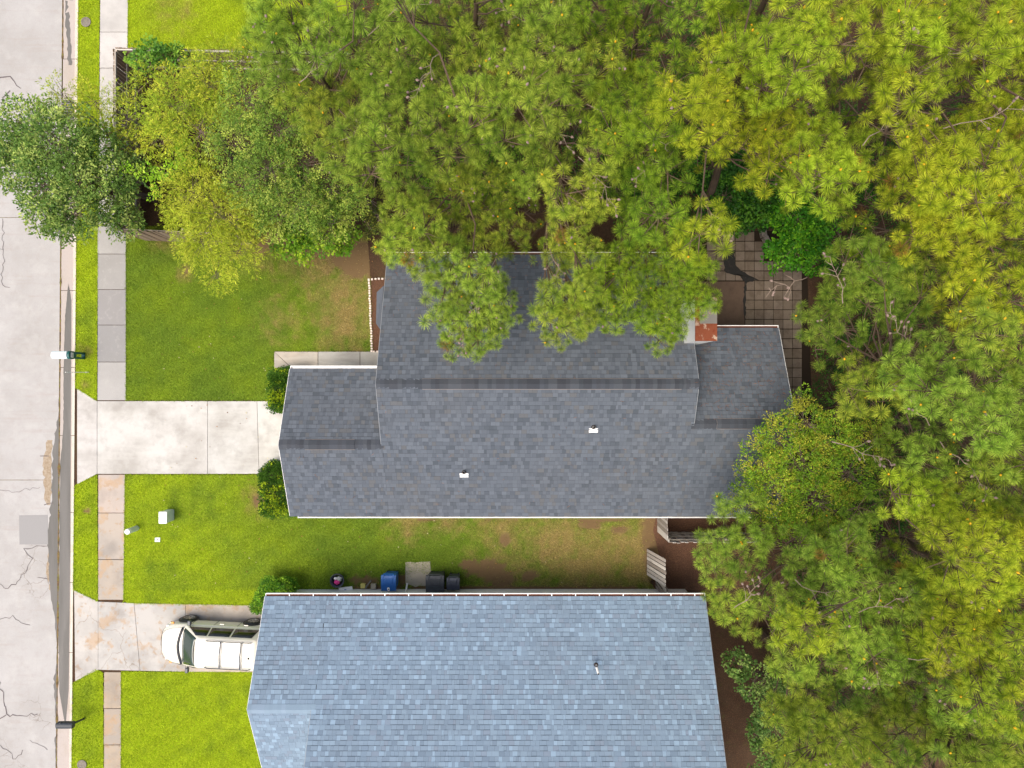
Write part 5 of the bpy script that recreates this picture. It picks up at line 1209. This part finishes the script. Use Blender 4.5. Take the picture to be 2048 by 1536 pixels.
def leafy(name, label, cat, base, blobs, kind, pal, density=16, scale=1.0, trunk=True, group=None, hollow=.35, barkc=None):
    """blobs: (px, py, z, r_px, [height factor]); sprays fill the upper shell of each blob"""
    t = thing(name, label, cat, (base[0], base[1], 0), group); A_ = Acc(); B_ = Acc(); b0 = np.array([base[0], base[1], 0.0]); bc = barkc if barkc is not None else lin(110, 96, 84)
    zt = np.mean([b[2] for b in blobs])
    mid_ = np.array([np.mean([W(b[0], b[1], b[2])[0] for b in blobs]), np.mean([W(b[0], b[1], b[2])[1] for b in blobs]), zt]); fork = b0 * .55 + mid_ * .45; fork[2] = zt * .5
    if trunk:
        a = Acc(); r0 = .05 + .022 * zt; a.tube([b0 - [0, 0, .05], (b0 + fork) / 2 + [RNG.normal(0, .08), RNG.normal(0, .08), 0], fork], [r0, r0 * .8, r0 * .6], 8, bc); a.build('trunk', M['bark'], t)
    for b in blobs:
        c = W(b[0], b[1], b[2]); r = b[3] * (H - b[2]) / F; n = int(density * 1.25 * r * r * 3.14 + 4)
        if trunk: limb(B_, fork, c, .03 + .006 * zt, .015, sag=.1, col=bc)
        u = unit(RNG.normal(size=(n, 3))); u[:, 2] = np.abs(u[:, 2]) * .9 - .22; u = unit(u)
        rad = r * (hollow + (1 - hollow) * RNG.uniform(0, 1, n) ** .5)
        lump_ = np.array([1 + .28 * mnoise.noise(Vector(tuple(q * 2.2 + c * .7))) for q in u]); pos = c + u * (rad * lump_)[:, None] * np.array([1, 1, .72])
        d = unit(u * np.array([1, 1, .35]) + RNG.normal(0, .4, (n, 3)))
        pos = pos - d * .2 * scale
        k = RNG.uniform(0, 1, n)[:, None]; k2 = (RNG.uniform(0, 1, n) < .3)[:, None]
        cols = (pal[0] * (1 - k) + pal[1] * k); cols = np.where(k2, pal[2] * (.7 + .3 * k), cols) * RNG.uniform(.9, 1.1)
        add_sprays(A_, pos, d, kind, cols, scale)
        for i in range(0, n, 3): B_.tube([c + RNG.normal(0, .1, 3), pos[i] + d[i] * .15], [.012, .005], 3, bc, cap=False)
    if B_.n: B_.build('branches', M['bark'], t)
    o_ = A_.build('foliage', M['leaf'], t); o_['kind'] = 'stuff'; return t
G_DK = (lin(78, 112, 48), lin(128, 156, 68), lin(172, 190, 96)); G_YEL = (lin(118, 144, 34), lin(172, 190, 52), lin(206, 210, 66)); G_GREY = (lin(84, 118, 40), lin(136, 164, 62), lin(180, 196, 84))
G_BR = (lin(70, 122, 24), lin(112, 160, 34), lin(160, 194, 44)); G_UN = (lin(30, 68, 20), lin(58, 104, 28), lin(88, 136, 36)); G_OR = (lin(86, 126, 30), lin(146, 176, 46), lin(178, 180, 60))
TG = 'leafy trees in the fenced yard'
leafy('broadleaf_tree', 'dark green broadleaf tree spreading over the sidewalk and street edge', 'tree', (-15.3, 7.9),
      [(60, 260, 4.6, 62), (120, 290, 5.2, 70), (40, 330, 4.4, 52), (90, 370, 4.8, 66), (170, 350, 5.0, 60), (150, 420, 4.4, 56), (220, 400, 4.0, 50), (240, 340, 4.4, 44), (100, 420, 4.0, 46), (30, 290, 4.2, 46), (250, 440, 3.4, 34), (180, 300, 4.9, 46), (120, 460, 3.6, 28)], 'broad', G_DK, density=26, group=TG)
leafy('willow_oak', 'thin yellow-green tree whose wispy leaves reach over the verge and street', 'tree', (-16.6, 9.6),
      [(130, 190, 3.8, 40), (190, 210, 4.2, 48), (250, 250, 4.2, 50), (180, 250, 4.0, 40), (290, 220, 4.4, 46), (230, 200, 4.0, 30), (110, 210, 3.4, 26), (310, 290, 4.0, 46), (260, 300, 3.8, 40), (300, 160, 3.6, 26)], 'narrow', G_YEL, density=8, group=TG, hollow=.2)
leafy('willow_oak', 'dense yellow-green tree in the top half of the fenced yard', 'tree', (-11.8, 9.6),
      [(360, 220, 5.2, 58), (420, 180, 5.2, 52), (340, 270, 4.9, 44), (400, 260, 5.4, 54), (440, 120, 4.6, 40), (480, 130, 4.6, 34), (400, 140, 4.2, 30), (470, 200, 5.2, 44), (350, 180, 4.6, 34)], 'narrow', G_YEL, density=20, group=TG)
leafy('willow_oak', 'rounded yellow-green tree overhanging the top of the front lawn', 'tree', (-11.6, 6.6),
      [(390, 390, 5.0, 56), (440, 430, 5.2, 62), (410, 480, 4.8, 54), (470, 500, 4.4, 44), (360, 400, 4.4, 36), (430, 550, 3.4, 26), (480, 440, 4.8, 44), (380, 450, 4.6, 44), (520, 430, 4.2, 36)], 'narrow', (lin(132, 152, 36), lin(184, 196, 54), lin(206, 210, 70)), density=20, group=TG)
leafy('broadleaf_tree', 'tall grey-green fine-leaved tree in the middle of the fenced yard', 'tree', (-8.6, 8.2),
      [(500, 200, 6.4, 64), (560, 260, 6.4, 70), (480, 290, 6.2, 62), (540, 340, 6.4, 66), (610, 330, 6.0, 62), (600, 400, 5.6, 60), (660, 380, 5.2, 54), (500, 370, 5.8, 50), (660, 440, 4.6, 46), (560, 430, 5.0, 50), (590, 210, 6.0, 50), (700, 400, 4.4, 38)], 'small', G_GREY, density=24, group=TG)
leafy('broadleaf_shrub', 'bright lime-green shrub at the top right of the front lawn', 'shrub', (-8.6, 6.2),
      [(600, 450, 3.4, 44), (650, 470, 3.0, 40), (580, 480, 3.0, 34), (640, 420, 3.6, 34), (690, 480, 2.4, 26), (610, 500, 2.4, 24)], 'round', (lin(84, 132, 30), lin(124, 164, 40), lin(160, 190, 50)), density=24)
leafy('vine', 'lime-green vine scrambling over dead branches in the fenced yard', 'vine', (-13.2, 9.0),
      [(330, 345, 4.6, 16), (350, 320, 4.8, 18), (370, 300, 4.9, 18), (300, 345, 4.6, 10), (380, 330, 4.6, 14), (310, 385, 4.2, 12), (360, 270, 4.8, 12), (250, 338, 4.8, 8), (275, 342, 4.8, 8)], 'round', (lin(112, 158, 34), lin(150, 190, 44), lin(180, 206, 70)), density=26, scale=.75)
leafy('broadleaf_shrub', 'green shrub tucked against the top board fence', 'shrub', (-13.4, 12.6), [(300, 112, 2.6, 26), (330, 118, 2.6, 24), (345, 108, 2.4, 18), (275, 118, 2.2, 14)], 'round', (lin(70, 116, 40), lin(104, 150, 46), lin(138, 176, 60)), density=26)
leafy('broadleaf_shrub', 'pale-tipped shrub with pinkish twigs beside the left pine boughs', 'shrub', (-5.4, 6.9), [(740, 400, 3.0, 30), (760, 440, 2.6, 26), (735, 450, 2.2, 20), (700, 370, 2.6, 22)], 'small', (lin(60, 84, 34), lin(110, 124, 50), lin(170, 176, 70)), density=18, barkc=lin(170, 140, 136))
UG = 'dark undergrowth below the pines'
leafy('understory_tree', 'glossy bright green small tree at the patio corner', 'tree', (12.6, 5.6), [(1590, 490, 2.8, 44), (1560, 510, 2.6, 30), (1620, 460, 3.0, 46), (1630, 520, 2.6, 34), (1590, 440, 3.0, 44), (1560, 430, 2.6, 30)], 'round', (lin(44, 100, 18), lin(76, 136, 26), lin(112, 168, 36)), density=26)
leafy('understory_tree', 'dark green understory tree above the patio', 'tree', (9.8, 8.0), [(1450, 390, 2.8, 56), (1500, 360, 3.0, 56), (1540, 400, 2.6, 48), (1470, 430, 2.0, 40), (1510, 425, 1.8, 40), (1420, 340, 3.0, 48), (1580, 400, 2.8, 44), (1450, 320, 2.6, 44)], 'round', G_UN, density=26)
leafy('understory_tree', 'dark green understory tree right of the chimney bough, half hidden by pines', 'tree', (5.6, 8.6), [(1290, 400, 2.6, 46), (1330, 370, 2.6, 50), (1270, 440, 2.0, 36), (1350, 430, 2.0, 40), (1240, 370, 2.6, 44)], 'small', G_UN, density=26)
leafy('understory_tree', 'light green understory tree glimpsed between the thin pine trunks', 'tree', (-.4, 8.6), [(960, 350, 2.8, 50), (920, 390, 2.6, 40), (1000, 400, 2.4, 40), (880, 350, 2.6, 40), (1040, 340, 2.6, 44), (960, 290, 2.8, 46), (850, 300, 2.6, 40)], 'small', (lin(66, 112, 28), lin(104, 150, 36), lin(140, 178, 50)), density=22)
leafy('deciduous_tree', 'green and orange-tinged tree leaning over the rear end of the charcoal roof', 'tree', (12.1, -3.2),
      [(1560, 880, 6.0, 50), (1610, 850, 6.2, 46), (1520, 920, 5.8, 44), (1600, 930, 6.4, 62), (1660, 880, 6.2, 50), (1550, 980, 6.0, 60), (1630, 1000, 6.4, 64), (1690, 950, 6.4, 58), (1700, 1030, 6.2, 56), (1600, 1060, 5.6, 50), (1500, 960, 5.2, 34), (1660, 1080, 5.8, 50), (1500, 1010, 4.8, 36), (1550, 1030, 5.0, 40), (1600, 800, 5.6, 18), (1740, 880, 6.0, 44)], 'small', G_OR, density=26)
leafy('understory_tree', 'glossy green tree reaching out from under the pines beside the blue roof', 'tree', (11.6, -12.2), [(1480, 1330, 2.6, 26), (1510, 1360, 3.0, 38), (1550, 1400, 3.2, 44), (1530, 1440, 3.0, 30), (1590, 1440, 3.0, 44), (1600, 1380, 3.2, 44), (1466, 1318, 2.4, 14)], 'round', (lin(70, 104, 46), lin(104, 136, 60), lin(140, 166, 84)), density=22, scale=.85)
leafy('understory_tree', 'glossy green tree at the very bottom beside the blue roof', 'tree', (11.8, -14.6), [(1510, 1470, 2.6, 26), (1540, 1500, 2.8, 34), (1580, 1530, 3.0, 44), (1530, 1550, 2.6, 30), (1600, 1500, 3.0, 40)], 'round', (lin(70, 104, 46), lin(104, 136, 60), lin(140, 166, 84)), density=22, scale=.85)
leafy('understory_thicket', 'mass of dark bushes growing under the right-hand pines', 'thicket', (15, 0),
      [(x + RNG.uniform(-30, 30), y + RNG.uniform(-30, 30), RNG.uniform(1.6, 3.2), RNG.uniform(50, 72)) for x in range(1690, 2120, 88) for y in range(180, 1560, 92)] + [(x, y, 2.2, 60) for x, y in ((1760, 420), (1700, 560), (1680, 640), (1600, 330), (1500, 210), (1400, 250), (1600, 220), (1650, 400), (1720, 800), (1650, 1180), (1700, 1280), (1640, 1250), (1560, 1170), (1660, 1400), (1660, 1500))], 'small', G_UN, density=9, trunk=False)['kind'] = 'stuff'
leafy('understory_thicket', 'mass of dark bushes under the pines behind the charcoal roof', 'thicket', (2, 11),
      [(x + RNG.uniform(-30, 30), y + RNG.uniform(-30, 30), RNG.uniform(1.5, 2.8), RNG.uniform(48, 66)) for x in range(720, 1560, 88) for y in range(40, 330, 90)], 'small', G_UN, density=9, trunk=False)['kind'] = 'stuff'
# clipped hedges by the garage corners
def hedge(label, x0, y0, x1, y1, h, tips):
    t = thing('hedge', label, 'hedge', ((x0 + x1) / 2, (y0 + y1) / 2, 0)); A_ = Acc(); a = Acc(); a.box(x0 + .12, y0 + .12, 0, x1 - .12, y1 - .12, h - .12, lin(40, 44, 24)); a.build('stems', M['bark'], t)
    n = int(((x1 - x0) * (y1 - y0) + 2 * h * ((x1 - x0) + (y1 - y0))) * 95); face = RNG.uniform(0, 1, n); pos = np.column_stack([RNG.uniform(x0, x1, n), RNG.uniform(y0, y1, n), RNG.uniform(.1, h, n)]); nr = np.zeros((n, 3))
    topm = face < .5; pos[topm, 2] = h - .05 + RNG.normal(0, .025, topm.sum()); nr[topm, 2] = 1
    for lo, hi, ax, val, s in ((.5, .63, 0, x0 + .05, -1), (.63, .72, 0, x1 - .05, 1), (.72, .86, 1, y0 + .05, -1), (.86, 1.01, 1, y1 - .05, 1)):
        mk = (face >= lo) & (face < hi); pos[mk, ax] = val + RNG.normal(0, .03, mk.sum()); nr[mk, ax] = s
    # round off the corners
    cx, cy = (x0 + x1) / 2, (y0 + y1) / 2; ex_ = np.abs(pos[:, 0] - cx) / ((x1 - x0) / 2); ey_ = np.abs(pos[:, 1] - cy) / ((y1 - y0) / 2); over = np.clip((ex_ ** 6 + ey_ ** 6) ** (1 / 6), 1, 2)[:, None]; pos[:, :2] = np.array([cx, cy]) + (pos[:, :2] - np.array([cx, cy])) / over
    k = RNG.uniform(0, 1, n)[:, None]; cols = lin(44, 84, 24) * (1 - k) + lin(92, 132, 36) * k
    yt = np.zeros(n)
    for a_, b_, r_ in tips: yt = np.maximum(yt, np.exp(-((pos[:, 0] - a_) ** 2 + (pos[:, 1] - b_) ** 2) / r_ ** 2))
    mk = (RNG.uniform(0, 1, n) < yt * .6 + .05)[:, None]; cols = np.where(mk, lin(176, 196, 40), cols)
    add_sprays(A_, pos, unit(nr * .9 + RNG.normal(0, .6, (n, 3))), 'hedge', cols, 1.0); A_.build('foliage', M['leaf'], t)['kind'] = 'stuff'
hedge('clipped box hedge between the front walkway and the top of the garage driveway', -10.0, -1.03, -8.75, .53, 1.0, [(-9.6, -.55, .35)])
hedge('longer clipped hedge with yellow tips below the garage driveway', -10.35, -5.35, -8.75, -3.42, 1.0, [(-9.9, -4.7, .5), (-9.5, -5.2, .4)])
leafy('round_shrub', 'rounded green shrub at the corner of the blue roof above the parked car', 'shrub', (-10.0, -8.6), [(555, 1180, .8, 30), (530, 1195, .8, 24), (575, 1172, .6, 20), (516, 1212, .7, 16), (540, 1174, .7, 22)], 'hedge', (lin(64, 112, 24), lin(100, 148, 34), lin(140, 180, 44)), density=150, trunk=False)
